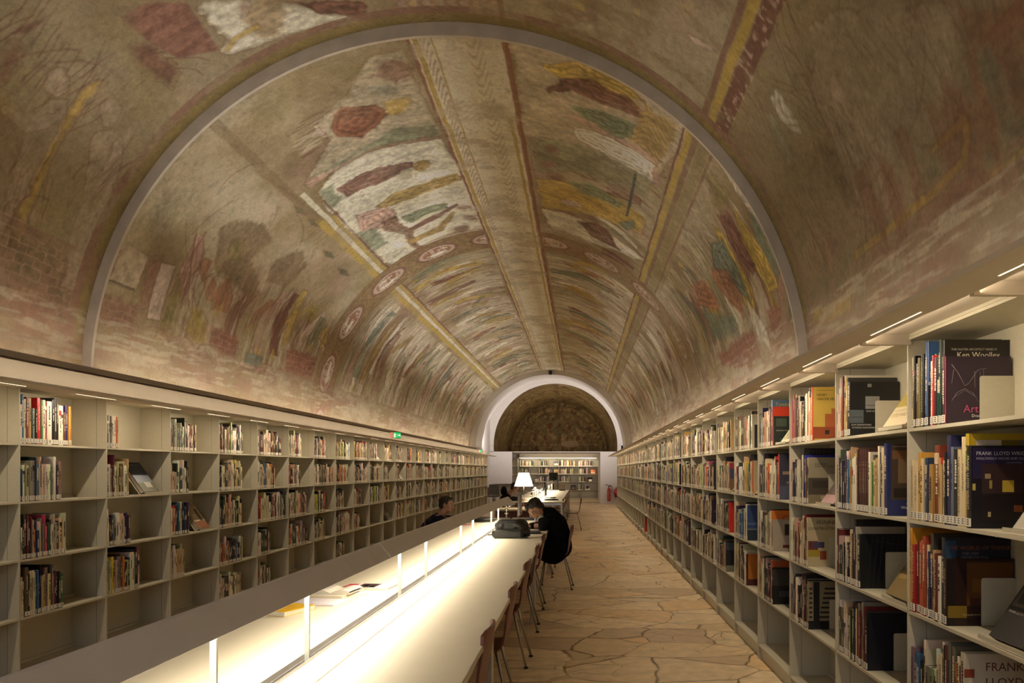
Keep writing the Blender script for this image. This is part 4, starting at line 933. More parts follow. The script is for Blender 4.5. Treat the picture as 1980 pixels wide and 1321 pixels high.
SPECIAL[(1, 3, 0)] = (.20, [
    B('maroon', .01, .33, .24), B('white', .016, .33, .26, art=[(.3, .8, .93, .95, (120, 100, 80))]), B('cream', .016, .27, .2), B('yellow', .018, .31, .24, rgb=srgb(190, 160, 60)), B('cream', .012, .25, .2), B('charcoal', .014, .31, .26),
    B('black', .030, .285, .262, rgb=srgb(12, 12, 14), art=[(.32, .6, .5, .73, (120, 118, 116)), (.0, .28, .24, .48, (70, 78, 84)), (.34, .58, .56, .57, (40, 40, 44)), (.02, .26, .34, .35, (30, 30, 34)), (.36, .44, .9, .96, (120, 120, 118))],
        text=[('VOM SINN DES', .33, .44, .013, (170, 168, 160)), ('ZUM GESAMTWERK', .03, .19, .012, (170, 168, 160)), ('KONRAD WACHSMANN', .05, .14, .012, (170, 168, 160))])])
SPECIAL[(1, 3, 1)] = (.68, [B('maroon', .022, .315, .22, rgb=srgb(62, 30, 30), spine=('LE CORBUSIER', (170, 140, 110), .5)) for _ in range(7)] + [
    B('white', .022, .30, .2), B('green', .018, .25, .2, rgb=srgb(140, 176, 80), art=[(0, 1, 0, 1, (90, 140, 50))]), B('olive', .022, .285, .22, rgb=srgb(76, 74, 58)), B('beige', .014, .26, .2), B('cream', .014, .26, .2), B('tan', .024, .27, .2, rgb=srgb(176, 142, 92)),
    B('white', .016, .325, .22, spine=('VERISM', (40, 40, 44), .2)), B('blue', .012, .29, .2, rgb=srgb(70, 90, 130)), B('charcoal', .014, .295, .2), B('cream', .030, .315, .22),
    B('navy', .034, .335, .262, rgb=srgb(34, 42, 92), art=[(.08, 1, .22, 1, (72, 56, 42)), (.1, .95, .78, .9, (120, 84, 50)), (.2, .5, .45, .78, (118, 96, 70)), (.6, .75, .4, .76, (110, 90, 66)), (.12, .9, .25, .38, (40, 30, 24))],
        text=[('PETER PENNOYER', .12, .945, .0095, (190, 180, 160)), ('THE ARCHITECTURE OF', .34, .155, .0095, (170, 176, 200)), ('Warren & Wetmore', .25, .095, .019, (216, 216, 220))])])
SPECIAL[(1, 3, 2)] = (.34, [
    B('red', .018, .28, .2, rgb=srgb(160, 110, 80)), B('cream', .014, .29, .2), B('brown', .016, .27, .2), B('navy', .01, .3, .2), B('black', .03, .345, .262, rgb=srgb(24, 16, 18), text=[('Westfourth Architecture', .06, .9, .02, (60, 50, 60))]), B('maroon', .012, .26, .2), B('cream', .018, .31, .25, rgb=srgb(166, 156, 138)),
    B('black', .034, .275, .262, rgb=srgb(12, 12, 13), art=[(.15 + .1 * i, .25 + .1 * i, .02, .98, (58, 62, 64), 'line') for i in range(7)] + [(.25, .98, .88, .78, (58, 62, 64), 'line')])])
SPECIAL[(1, 3, 3)] = (.44, [
    B('charcoal', .02, .31, .22), B('maroon', .014, .30, .2), B('cream', .008, .28, .2), B('black', .016, .30, .2, spine=('SIGURD LEWERENTZ', (190, 180, 160), .7)), B('grey', .016, .31, .2, spine=('FLORA RUCHAT', (50, 50, 60), .6)), B('red', .01, .25, .2, rgb=srgb(160, 70, 80)), B('maroon', .014, .28, .2),
    B('beige', .026, .325, .262, rgb=srgb(150, 140, 122), text=[('Gert Wingardh, architect', .2, .86, .014, (40, 36, 34))]), B('grey', .02, .29, .22), B('maroon', .012, .31, .25, text=[('LUDWIG WITTGENSTEIN', .2, .9, .014, (120, 104, 70))]), B('navy', .034, .288, .262, rgb=srgb(12, 14, 26))])
SPECIAL[(1, 4, 0)] = (.46, [
    B('white', .022, .30, .2, spine=('VAL DE LOIRE', (40, 36, 34), .5)), B('orange', .012, .3, .2), B('white', .02, .31, .2, spine=('VALODE PISTRE', (30, 28, 26), .7), up=True), B('olive', .02, .33, .24, rgb=srgb(70, 72, 56)), B('cream', .02, .27, .2),
    B('red', .03, .33, .26, rgb=srgb(206, 84, 50), spine=('ERNEST SOTTSASS', (236, 226, 206), .7), art=[(0, .02, 0, 1, (206, 84, 50)), (.02, 1, 0, 1, (206, 176, 84), .0004), (.02, 1, .02, .26, (150, 74, 40), .0008), (.3, 1, .26, .5, (176, 96, 56), .0008), (.45, .85, .5, .6, (176, 100, 60), .0008), (.55, .8, .5, .56, (216, 190, 120), .0012), (.3, .4, .12, .2, (60, 40, 36), .0012), (.6, .8, .1, .2, (60, 40, 36), .0012), (.6, .8, .3, .4, (80, 50, 40), .0012), (.05, .9, .02, .04, (216, 190, 100), .0012)],
        text=[('HENRY', .1, .83, .021, (60, 44, 26)), ('VAN DE VELDE', .1, .755, .021, (60, 44, 26)), ('L OEUVRE ARCHITECTURAL', .08, .93, .0085, (90, 74, 30))])])
SPECIAL[(1, 4, 1)] = (.36, [
    B('brown', .016, .29, .2), B('cream', .014, .27, .2), B('white', .02, .31, .2, spine=('VASCONI', (40, 40, 44), .6)), B('black', .014, .35, .268, rgb=srgb(18, 16, 18), text=[('V A S C O N I', .1, .92, .026, (80, 76, 70))]), B('navy', .03, .305, .262, rgb=srgb(34, 40, 150)), B('brown', .012, .28, .2),
    B('grey', .03, .29, .26, rgb=srgb(150, 140, 116), art=[(0, 1, .2, .56, (70, 62, 50)), (0, 1, .02, .2, (120, 108, 84)), (.1, .5, .34, .5, (54, 46, 38), .0008), (.3, .9, .1, .18, (160, 150, 124), .0008)], text=[('GUILLERMO', .15, .84, .015, (30, 28, 26)), ('VAZQUEZ CONSUEGRA', .15, .79, .015, (30, 28, 26))])])
SPECIAL[(1, 4, 2)] = (.38, [
    B('lime', .012, .26, .2, rgb=srgb(170, 170, 60)), B('cream', .022, .31, .2), B('brown', .016, .30, .2), B('maroon', .014, .325, .265, rgb=srgb(110, 24, 26)), B('black', .02, .29, .2), B('grey', .012, .27, .2),
    B('cream', .026, .305, .264, rgb=srgb(186, 170, 134), art=[(.02, .25, .34, .52, (110, 50, 44)), (.14, .4, .38, .5, (70, 66, 96)), (.02, .3, .2, .34, (160, 140, 44)), (.3, .45, .14, .32, (130, 60, 40)), (.55, .7, .4, .58, (120, 40, 40)), (.7, .9, .36, .5, (70, 66, 96))],
        text=[('VESNINE', .2, .87, .032, (40, 30, 28)), ('& LE', .42, .82, .012, (40, 30, 28)), ('CONSTRUCTIVISME', .02, .75, .024, (40, 30, 28)), ('3', .05, .42, .03, (30, 26, 26))])])
SPECIAL[(1, 4, 3)] = (.38, [
    B('white', .012, .27, .2), B('maroon', .016, .3, .2), B('black', .03, .33, .25), B('white', .01, .28, .2), B('charcoal', .012, .31, .265),
    B('cream', .026, .295, .268, rgb=srgb(140, 128, 100), art=[(.12, .26, .0, 1, (20, 18, 18)), (0, 1, 0, .18, (18, 16, 18))] + [(.26 + .02 * i, 1, .24 + .1 * i, .28 + .1 * i, (44, 38, 32)) for i in range(7)] + [(.02, .09, .24 + .1 * i, .28 + .1 * i, (40, 34, 30)) for i in range(7)], text=[('BLM', .6, .05, .024, (150, 150, 150))])])
SPECIAL[(1, 5, 0)] = (.42, [
    B('white', .014, .27, .2), B('black', .026, .3, .2), B('pink', .022, .27, .2, rgb=srgb(206, 44, 100)), B('white', .018, .28, .2), B('brown', .012, .29, .2),
    B('blue', .024, .345, .27, rgb=srgb(84, 108, 140), text=[('Tombazis', .1, .86, .037, (206, 190, 90))]), B('black', .024, .29, .262, rgb=srgb(30, 40, 36), art=[(0, 1, .76, 1, (206, 60, 36)), (0, .03, 0, 1, (206, 60, 36), .0005), (.1, .4, .5, .7, (70, 84, 72)), (.5, .8, .2, .5, (60, 74, 64)), (.2, .9, .06, .2, (56, 70, 62))], text=[('LEOPOLDO TORRES', .1, .38, .011, (210, 206, 190))])])
SPECIAL[(1, 5, 1)] = (.62, [
    B('cream', .02, .27, .2), B('white', .024, .31, .2, art=[(0, 1, .8, 1, (200, 50, 40))], spine=('GA', (30, 28, 28), .14)), B('red', .02, .25, .2), B('black', .014, .29, .2), B('yellow', .014, .24, .2), B('grey', .016, .27, .2),
    B('red', .03, .325, .262, rgb=srgb(170, 56, 48), art=[(.02, 1, 0, 1, (58, 56, 74)), (.1, .9, .55, .62, (150, 130, 110)), (.2, .8, .35, .4, (120, 112, 110)), (.02, 1, .0, .3, (76, 80, 104), .0009)] + [(.1 + .2 * i, .3 + .2 * i, .05, .5, (120, 116, 124), 'line') for i in range(4)], text=[('INSIDE', .2, .87, .018, (150, 70, 80))])])
SPECIAL[(1, 5, 2)] = (.42, [
    B('cream', .02, .29, .2), B('black', .016, .31, .24), B('white', .02, .3, .2), B('orange', .024, .30, .262, rgb=srgb(214, 116, 34), art=[(.3, .9, .7, .88, (190, 94, 26))], text=[('simon', .36, .80, .022, (236, 190, 140)), ('ungers', .36, .73, .022, (236, 190, 140))]),
    B('beige', .014, .235, .26, rgb=srgb(170, 158, 140), art=[(.35, .6, .5, .85, (50, 36, 34)), (.5, .8, .2, .5, (110, 40, 34)), (.3, .7, .1, .2, (90, 34, 30))])])
SPECIAL[(1, 5, 3)] = (.44, [
    B('maroon', .02, .27, .2), B('black', .02, .25, .2), B('white', .012, .29, .2), B('orange', .03, .32, .262, rgb=srgb(176, 82, 34)), B('blue', .012, .27, .2), B('black', .024, .27, .262, rgb=srgb(20, 18, 18), art=[(0, 1, .5, .95, (52, 50, 44)), (.2, .8, .2, .36, (60, 60, 62))], text=[('RUDOLF', .12, .86, .02, (40, 36, 34))])])
SPECIAL[(1, 6, 0)] = (.72, [B('brown', .02, .31, .25, rgb=srgb(70, 50, 40), text=[('Tate & Smith', .1, .9, .022, (214, 200, 170))]), B('white', .024, .285, .2, spine=('PAUL HUET', (40, 34, 30), .6)), B('black', .024, .265, .262, rgb=srgb(34, 38, 34), art=[(0, 1, .74, 1, (206, 196, 170)), (0, .06, 0, 1, (206, 196, 170)), (.2, .9, .05, .6, (24, 26, 24), .0006)], text=[('TA', .16, .78, .055, (24, 22, 22))])])
SPECIAL[(1, 6, 1)] = (.66, [B('black', .024, .345, .25, rgb=srgb(40, 38, 34)), B('cream', .03, .285, .2, spine=('ITALIA', (70, 50, 44), .35)), B('orange', .014, .29, .25, rgb=srgb(190, 110, 70), art=[(0.05, 1, .0, 1, (176, 160, 130)), (.2, .9, .78, .9, (190, 80, 50), .0006)])])
SPECIAL[(1, 6, 2)] = (.5, [B('black', .02, .33, .25), B('white', .014, .31, .25), B('navy', .024, .30, .262, rgb=srgb(48, 70, 120), art=[(0, 1, .45, .5, (90, 110, 150)), (0, 1, 0, .3, (34, 44, 60)), (0, 1, .3, .34, (110, 116, 120))], text=[('LE PARADOX', .3, .86, .014, (60, 90, 150))])])
SPECIAL[(1, 6, 3)] = (.46, [B('white', .014, .3, .25), B('white', .02, .28, .2), B('orange', .024, .27, .262, rgb=srgb(186, 110, 30), art=[(0, .06, 0, 1, (70, 26, 20)), (.5, .9, .4, .9, (150, 90, 26)), (.0, 1, 0, .2, (80, 34, 24))])])
SPECIAL[(1, 7, 0)] = (.72, [B('cream', .024, .30, .262, rgb=srgb(196, 166, 112), art=[(.1, .9, .6, .72, (206, 150, 70)), (.45, .47, .15, .6, (120, 90, 60)), (.1, .9, .4, .41, (140, 110, 70)), (.7, .9, .8, .9, (60, 50, 40))], text=[('TAL LUIR', .1, .06, .03, (40, 30, 24))])])
SPECIAL[(1, 7, 1)] = (.66, [B('maroon', .02, .28, .262, rgb=srgb(120, 86, 54), art=[(0, 1, .46, .8, (60, 60, 90)), (0, 1, .8, 1, (150, 50, 60))])])
SPECIAL[(1, 7, 2)] = (.62, [B('red', .03, .29, .262, rgb=srgb(206, 40, 24), text=[('PETER COOK', .2, .74, .015, (230, 200, 180))])])
SPECIAL[(1, 7, 3)] = (.5, [B('black', .02, .3, .262, rgb=srgb(26, 30, 34), art=[(0, 1, 0, .2, (130, 126, 104)), (0, 1, .7, .95, (60, 72, 84))])])
SPECIAL[(1, 8, 1)] = (.7, [B('black', .03, .3, .25, art=[(0.05, .95, 0, 1, (44, 38, 30))])])
SPECIAL[(1, 8, 2)] = (.6, [B('purple', .024, .28, .25, rgb=srgb(40, 20, 44), text=[('SOL', .1, .5, .04, (110, 110, 60))])])
SPECIAL[(1, 8, 3)] = (.7, [B('white', .02, .3, .25, art=[(.1, .9, .1, .9, (46, 36, 34)), (.4, .8, .2, .8, (180, 176, 166), .0006), (.5, .75, .3, .7, (60, 50, 48), .001)])])
# wall behind the tables, first bays in view
SPECIAL[(-1, 5, 0)] = (.53, [B('white', .02, .26, .2), B('blue', .02, .33, .22, rgb=srgb(30, 100, 150)), B('white', .012, .3, .2), B('brown', .022, .315, .2, rgb=srgb(120, 60, 40)), B('tan', .024, .31, .2), B('dark green', .03, .245, .2, rgb=srgb(28, 52, 40), spine=('MEDICAL DESIGN', (226, 220, 200), .85)),
    B('black', .02, .24, .2), B('red', .03, .32, .22, rgb=srgb(196, 30, 36), spine=('HEALTH SPACES', (236, 200, 190), .5)), B('green', .018, .31, .2, rgb=srgb(40, 120, 60)), B('white', .022, .31, .2), B('red', .014, .305, .2), B('white', .044, .305, .2, rgb=srgb(226, 214, 196), art=[]), B('black', .026, .32, .2), B('charcoal', .02, .335, .2), B('black', .018, .33, .2),
    B('white', .024, .285, .2), B('white', .022, .285, .2), B('brown', .018, .24, .2), B('navy', .024, .29, .2, rgb=srgb(60, 40, 90)), B('orange', .02, .285, .2, rgb=srgb(226, 160, 60), spine=('Healthcare Spaces', (150, 60, 30), .8))])
SPECIAL[(-1, 5, 1)] = (.42, None); SPECIAL[(-1, 5, 2)] = (.47, None); SPECIAL[(-1, 5, 3)] = (.42, None)
SPECIAL[(-1, 6, 0)] = (.17, [B('dark green', .024, .255, .2), B('white', .02, .25, .2), B('grey', .02, .25, .2), B('white', .03, .255, .2), B('white', .026, .255, .2), B('orange', .02, .25, .2, rgb=srgb(190, 96, 40))])
SPECIAL[(-1, 6, 1)] = (.31, None); SPECIAL[(-1, 6, 2)] = (.31, None); SPECIAL[(-1, 6, 3)] = (.47, None)
SPECIAL[(-1, 7, 0)] = (.48, None); SPECIAL[(-1, 7, 1)] = (.33, None); SPECIAL[(-1, 7, 2)] = (.33, None); SPECIAL[(-1, 7, 3)] = (.25, None)
for q in (0, 1, 2, 3): SPECIAL[(-1, 8, q)] = (.55, None)
SPECIAL[(-1, 8, 4)] = (.52, None); SPECIAL[(-1, 9, 4)] = (.38, None); SPECIAL[(-1, 12, 4)] = (.45, None); SPECIAL[(-1, 9, 0)] = (.72, None)
for k in range(4, 32):
    for r in range(5):
        if (-1, k, r) in SPECIAL: L, bk = SPECIAL[(-1, k, r)]
        elif r == 4 or k == 4 and r > 1: L, bk = 0, None
        elif k == 4: L, bk = .3, None
        else: L, bk = (0, None) if (k, r) == (15, 3) or (r == 3 and rb.random() < .15 + (k > 22) * .3) else (rb.uniform(.35, .85), None)
        if L: row(-1, k, r, L, books=bk)
for k in range(2, 32):
    for r in range(5):
        if (1, k, r) in SPECIAL: L, bk = SPECIAL[(1, k, r)]
        elif r == 4 and k > 2: L, bk = (.2, [B('red', .03, .3, .24)]) if k == 17 else (0, None)
        elif r == 4: L, bk = 0, None
        elif r == 3: L, bk = (rb.uniform(.6, .9), None) if k < 17 else (0, None)
        else: L, bk = rb.uniform(.62, .92), None
        if L: row(1, k, r, L, books=bk)
# the bookcases of the end niche are filled further down with nrow()
def vis_area(sp):
    x, y, z = sp['loc']; t, h, d = sp['t'], sp['h'], sp['d']
    yy = y if sp['side'] > 0 else y - t
    u = lambda X, Y: 1125 + 1500 * X / Y
    ww = abs(u(x, yy + t) - u(x, yy)); hh = h * 1500 / max(yy, .5)
    s_ = ww * hh
    if sp['side'] > 0 and (sp.get('art') or sp.get('text')): s_ += 3000 * hh / 100
    if not (-20 < u(x, yy + t) < 2000) or z < .3 and sp['side'] < 0: return 0
    v = 909 - (z - 1.5 + h) / yy * 1500
    if v > 1330: return 0
    if sp['side'] < 0:     # what the lamp hood of the reading table hides
        uu = u(x, yy)
        if v > 1305 - uu * .345 and uu < 980: return 0
    return s_
NICHE_LATER = 14
specs.sort(key=vis_area, reverse=True)
top_n = [sp for sp in specs if vis_area(sp) > 0][:268]
ids = set(id(s_) for s_ in top_n)
def size_word(sp):
    return 'thick ' if sp['t'] > .027 else ('slim ' if sp['t'] < .011 else '')
ROWW = ['top shelf', 'second shelf', 'third shelf', 'fourth shelf', 'bottom shelf']
for sp in top_n:
    bw = ORD[sp['k'] - (2 if sp['side'] > 0 else 5)] if sp['k'] - (2 if sp['side'] > 0 else 5) >= 0 else 'cut-off'
    place = 'aisle-side' if sp['side'] > 0 else 'table-side'
    label = '%s%s book, %s from partition, %s of %s %s bay' % (size_word(sp), sp['cname'], ORD[sp['i']], ROWW[sp['r']], bw, place)
    o = empty('book', sp['loc'], sp['rz'])
    tag(o, label, 'book', 'books on the %s of the %s %s bay' % (ROWW[sp['r']], bw, place))
    mb, pg, lb = book_parts(sp)
    mb.build('cover', M['book'], o); pg.build('page_block', M['pages'], o); lb.build('spine_label', M['paper'], o)
rest = MB()
PAGE = (.50, .43, .32)
def plain_book(mb, T, sp):
    t, h, d = sp['t'], sp['h'], sp['d']; c = sp['rgb']
    mb.box(0, d, 0, t, 0, h - .003, c, T=T); mb.box(.004, d - .003, t * .15, t * .85, h - .003, h - .001, PAGE, T=T)
    mb.box(-.001, .002, t * .05, t * .95, .006, .034, (.66, .62, .52), T=T)
    if t > .01 and sp['loc'][1] < 22:
        z = h * rb.uniform(.55, .8); mb.box(-.001, .002, t * .3, t * .7, z - h * rb.uniform(.1, .4), z, sp['ink'], T=T)
for sp in specs:
    if id(sp) in ids: continue
    T = Matrix.Translation(sp['loc']) @ Matrix.Rotation(sp['rz'], 4, 'Z')
    plain_book(rest, T, sp)
# ------------------------------------------------------------------ stands with tilted books, bookends
TILT = math.radians(35)
def make_stand():
    t = empty('display_stand')
    # frame: x away from the aisle, y along the shelf 0..0.26
    T = Matrix.Rotation(TILT, 4, 'Y')
    MB().box(0, .003, 0, .27, .0, .24, T=T).build('back_plate', M['case'], t)
    mb = MB(); mb.box(-.046, .002, 0, .27, .0, .003, T=Matrix.Rotation(-.12, 4, 'Y')); mb.box(-.048, -.045, 0, .27, .005, .02); mb.build('lip', M['case'], t)
    MB().prism([(.135, .19), (.14, .19), (.17, .0), (.165, .0)], .09, .18, 'y').build('strut', M['case'], t)
    return t
st0 = make_stand(); st0.location = (0, 0, -5)
def art_cover(mb, w_, h_, T, kind):
    """front of a tilted book: picture blocks in the plane x=0, y 0..w, z 0..h"""
    for ai, (y0, y1, z0, z1, c) in enumerate(kind): mb.box(-.0012 - ai * .0003, 0, y0 * w_, y1 * w_, z0 * h_, z1 * h_, srgb(*c), T=T)
def tilted(side, k, r, off, w_, h_, c, kind, lab, txt=None, t=.02, n_dup=None):
    z = BZ[r] + .001; place = ('aisle-side' if side > 0 else 'table-side')
    bw = ORD[k - (2 if side > 0 else 5)]
    if side > 0: loc = (XR + .055, YR(k) + off, z); rz = 0
    else: loc = (XL - .055, YL(k + 1) - off, z); rz = math.pi
    d = dup(st0, loc, rz); tag(d, 'metal stand with %s, %s of %s %s bay' % (lab, ROWW[r], bw, place), 'display stand', 'display stands on the shelves')
    T = Matrix.Translation((.0, 0, .004)) @ Matrix.Rotation(TILT, 4, 'Y')
    oy = (.27 - w_) / 2
    b = empty('book', loc, rz); tag(b, '%s on tilted stand, %s of %s %s bay' % (lab, ROWW[r], bw, place), 'book', 'books shown on display stands')
    mb = MB(); mb.box(-.004 - t, -.001 - t, oy, oy + w_, 0, h_, srgb(*c), T=T); mb.box(-.004, -.001, oy, oy + w_, 0, h_, srgb(*c), T=T)
    sy = oy if side < 0 else oy + w_ - .003
    mb.box(-.004 - t, -.001, sy, sy + .003, 0, h_, srgb(*c), T=T)
    art_cover(mb, w_, h_, T @ Matrix.Translation((-.004 - t, oy, 0)), kind)
    if txt:
        for s_, yy, zz, size, col in txt:
            TT = T @ Matrix.Translation((-.0068 - t, oy + w_ * (1 - yy), zz * h_)) @ Matrix(((0, 0, -1, 0), (-1, 0, 0, 0), (0, 1, 0, 0), (0, 0, 0, 1)))
            put_text(mb, s_, size, TT, srgb(*col))
    mb.build('cover', M['book'], b)
    MB().box(-.0015 - t, -.004, oy + .004, oy + w_ - .004, .003, h_ - .003, T=T).build('page_block', M['pages'], b)
SKY = [(0, 1, .0, .36, (190, 176, 140)), (0, 1, .36, .75, (150, 132, 60)), (0, 1, .6, .8, (176, 150, 90)), (0, .5, .75, 1, (40, 44, 70)), (.5, 1, .75, 1, (120, 96, 60))]
tilted(1, 3, 0, .08, .26, .31, (196, 180, 140), SKY, 'yellow landscape-picture book', [('OTTO WAGNER', .1, .16, .03, (120, 100, 60)), ('MODERN ARCHITECTURE', .1, .27, .012, (120, 110, 90))], .03)
tilted(1, 2, 1, -.06, .25, .31, (150, 144, 126), [(.1, .9, .3, .9, (160, 152, 134)), (.2, .5, .1, .5, (120, 108, 90)), (.3, .7, .5, .62, (190, 180, 150))], 'grey sketch-covered book', [('LOYD', .1, .8, .03, (200, 190, 160))])
tilted(1, 2, 2, .10, .21, .26, (16, 16, 18), [(.1, .95, .5, .95, (70, 70, 68)), (.2, .5, .6, .85, (150, 148, 140)), (.6, .85, .55, .8, (30, 30, 30))], 'black paperback with a pale figure', [('FRANK LLOYD WRIGHT', .1, .4, .014, (210, 206, 196))], .026)
tilted(1, 2, 2, -.17, .24, .3, (214, 84, 24), [(.2, .8, .0, .6, (110, 96, 76)), (.3, .7, .1, .5, (150, 134, 104))], 'bright orange book with a drawing')
tilted(1, 3, 2, .04, .25, .30, (110, 92, 44), [(0, 1, 0, 1, (118, 98, 46)), (.5, 1, .5, .6, (150, 130, 80)), (.1, .6, .7, .74, (150, 136, 90)), (.6, .9, .3, .4, (140, 116, 60))], 'mottled gold book', None, .034)
tilted(1, 4, 1, .12, .24, .29, (70, 54, 48), [(0, 1, .75, 1, (196, 176, 50)), (.0, 1, .0, .2, (150, 110, 110)), (.1, .35, .3, .42, (226, 216, 200))], 'brown car-picture book with a yellow band')
tilted(1, 5, 0, .14, .23, .27, (190, 184, 150), [(.1, .9, .1, .9, (150, 150, 110)), (.3, .4, .1, .9, (80, 80, 60)), (.6, .7, .2, .8, (90, 90, 60))], 'pale green patterned book')
tilted(1, 6, 1, .14, .23, .25, (206, 170, 110), [(.1, .9, .1, .9, (196, 150, 90))], 'tan booklet')
tilted(1, 7, 1, .12, .23, .26, (176, 160, 140), [(.1, .9, .1, .6, (150, 140, 120))], 'pale grey booklet')
tilted(1, 8, 2, .12, .23, .26, (150, 140, 130), [(.1, .9, .1, .6, (90, 84, 80))], 'grey photo-covered booklet')
tilted(-1, 6, 1, .13, .24, .31, (46, 54, 72), [(0, 1, .55, 1, (52, 62, 84)), (0, 1, .3, .55, (110, 118, 130)), (0, 1, .0, .3, (84, 84, 52)), (.2, .6, .14, .32, (170, 164, 150))], 'blue mountain-view book', [('THE CHANGE OF NATURE', .08, .88, .014, (180, 190, 210))], .03)
tilted(-1, 7, 2, .12, .22, .28, (170, 150, 120), [(0, 1, .0, .3, (140, 90, 60)), (0, 1, .3, .95, (186, 168, 132)), (.2, .4, .3, .8, (90, 74, 60)), (.55, .8, .3, .6, (206, 200, 186))], 'dome-picture book', None, .03)
tilted(-1, 11, 1, .10, .24, .27, (186, 64, 50), [(.2, .8, .4, .6, (206, 100, 80))], 'plain red booklet')
tilted(-1, 12, 3, .10, .22, .2, (120, 116, 112), [(.2, .8, .4, .8, (190, 190, 190))], 'small grey booklet')
tilted(-1, 14, 0, .10, .22, .26, (196, 180, 150), [(.1, .9, .2, .9, (150, 140, 110))], 'cream patterned booklet')
tilted(-1, 15, 3, .10, .22, .2, (110, 110, 112), [(.2, .8, .4, .8, (190, 190, 190))], 'small silver booklet')
tilted(-1, 16, 1, .10, .2, .22, (200, 190, 170), [(.1, .9, .2, .9, (190, 180, 160))], 'small white booklet')
tilted(-1, 19, 3, .10, .2, .24, (150, 146, 140), [(.1, .9, .2, .9, (90, 86, 80))], 'grey photo booklet')
for ch in list(st0.children): bpy.data.objects.remove(ch)
bpy.data.objects.remove(st0)
# bookends: upright plates closing a row
def bookend(k, r, yo, n):
    mb = MB(); mb.bev(.138, .272, -.003, 0, .0, .185, .01, 'y', 4)
    o = empty('bookend', (XR, yo, BZ[r] + .001)); mb.build('upright_plate', M['case'], o)
    MB().box(.138, .272, -.003, .11 if n else .1, 0, .0012).build('foot_plate', M['case'], o)
    tag(o, 'cream metal bookend closing the row on the %s of %s aisle-side bay' % (ROWW[r], ORD[k - 2]), 'bookend', 'metal bookends')
for k, r in ((2, 0), (2, 2), (3, 0), (3, 2), (3, 3), (4, 1), (4, 2), (4, 3), (5, 2), (5, 1), (6, 3)):
    ys_ = [sp['loc'][1] for sp in specs if sp['side'] > 0 and sp['k'] == k and sp['r'] == r]
    if ys_: bookend(k, r, min(ys_) - .0035, 0)

# ------------------------------------------------------------------ reading tables
def reading_table(y0, y1, label):
    t = empty('reading_table', (-1.115, y0, 0)); tag(t, label, 'table')
    n = round((y1 - y0) / 1.2); L = (y1 - y0) / n
    for i in range(n):
        a, b = i * L + .0012, (i + 1) * L - .0012
        for x0, x1 in ((-.69, -.163), (-.161, -.03), (.032, .161), (.163, .69)):
            if i == 0 or True: MB().bev(x0 + .0005, x1 - .0005, a, b, .714, .74, .004, 'y', 2).build('tabletop_panel', M['table'], t)
    mb = MB(); mb.box(-.028, .030, 0, y1 - y0, .70, .722); mb.box(-.030, -.026, 0, y1 - y0, .70, .743); mb.box(.024, .032, 0, y1 - y0, .70, .745)
    mb.box(-.020, -.012, 0, y1 - y0, .7225, .7235, mi=1)
    mb.build('cable_channel', [M['steel'], M['case_dark']], t)
    mb = MB()
    for x in (-.66, .645): mb.box(x, x + .015, .03, y1 - y0 - .03, .655, .713)
    for y in (.03, y1 - y0 - .045): mb.box(-.66, .66, y, y + .015, .655, .713)
    mb.build('apron', M['steel'], t)
    for i in range(0, n + 1, 3):
        y = min(max(i * L, .05), y1 - y0 - .1)
        for x in (-.66, .61):
            MB().bev(x, x + .05, y, y + .05, 0, .714, .006, 'z', 2).build('leg', M['steel'], t)
        MB().box(-.61, .61, y + .01, y + .04, .66, .70).build('cross_rail', M['steel'], t)
    mb = MB(); mb.box(-.012, .012, .3, y1 - y0 - .3, .10, .70); mb.build('modesty_panel', M['table'], t)
    return t
reading_table(.36, 12.36, 'long pale reading table running along the hall, with the seated reader in black')
reading_table(18.4, 29.2, 'farther pale reading table by the end bookcases, with its own lamp hood')
def strip_lamp(y0, y1, posts, label):
    t = empty('strip_lamp', (-1.115, y0, 0)); tag(t, label, 'lamp')
    # folded metal hood, ridge up
    pr = [(.075, 1.020), (.078, 1.022), (.012, 1.098), (-.012, 1.098), (-.078, 1.022), (-.075, 1.020), (-.010, 1.093), (.010, 1.093)]
    L = y1 - y0; m_ = max(1, round(L / 3.6)); s_ = L / m_
    for i in range(m_): MB().prism(pr, i * s_ + .0015, (i + 1) * s_ - .0015, 'y').build('hood', M['hood'], t)
    MB().tube([(0, .05, 1.072), (0, L - .05, 1.072)], .012, 8).build('tube', M['slotglow'], t)
    for y in posts:
        MB().box(-.010, .010, y - y0 - .005, y - y0 + .005, .723, 1.095).build('post', M['glass'], t)
    return t
M['slotglow'] = mat('lamp_tube', (1, .9, .75), .5, emit=(1, .85, .62), estr=5)
PP = [-.05 + .81]
ps = []
b = -.05
while b < 12: ps += [b, b + .8]; b += 2.4
strip_lamp(.5, 11.68, [p for p in ps if .6 < p < 11.6], 'long metal lamp hood on clear posts over the table with the reader in black')
ps = []; b = 18.6
while b < 29: ps += [b, b + .8]; b += 2.4
strip_lamp(18.5, 29.4, [p for p in ps if p < 29.2], 'lamp hood over the farther reading table')

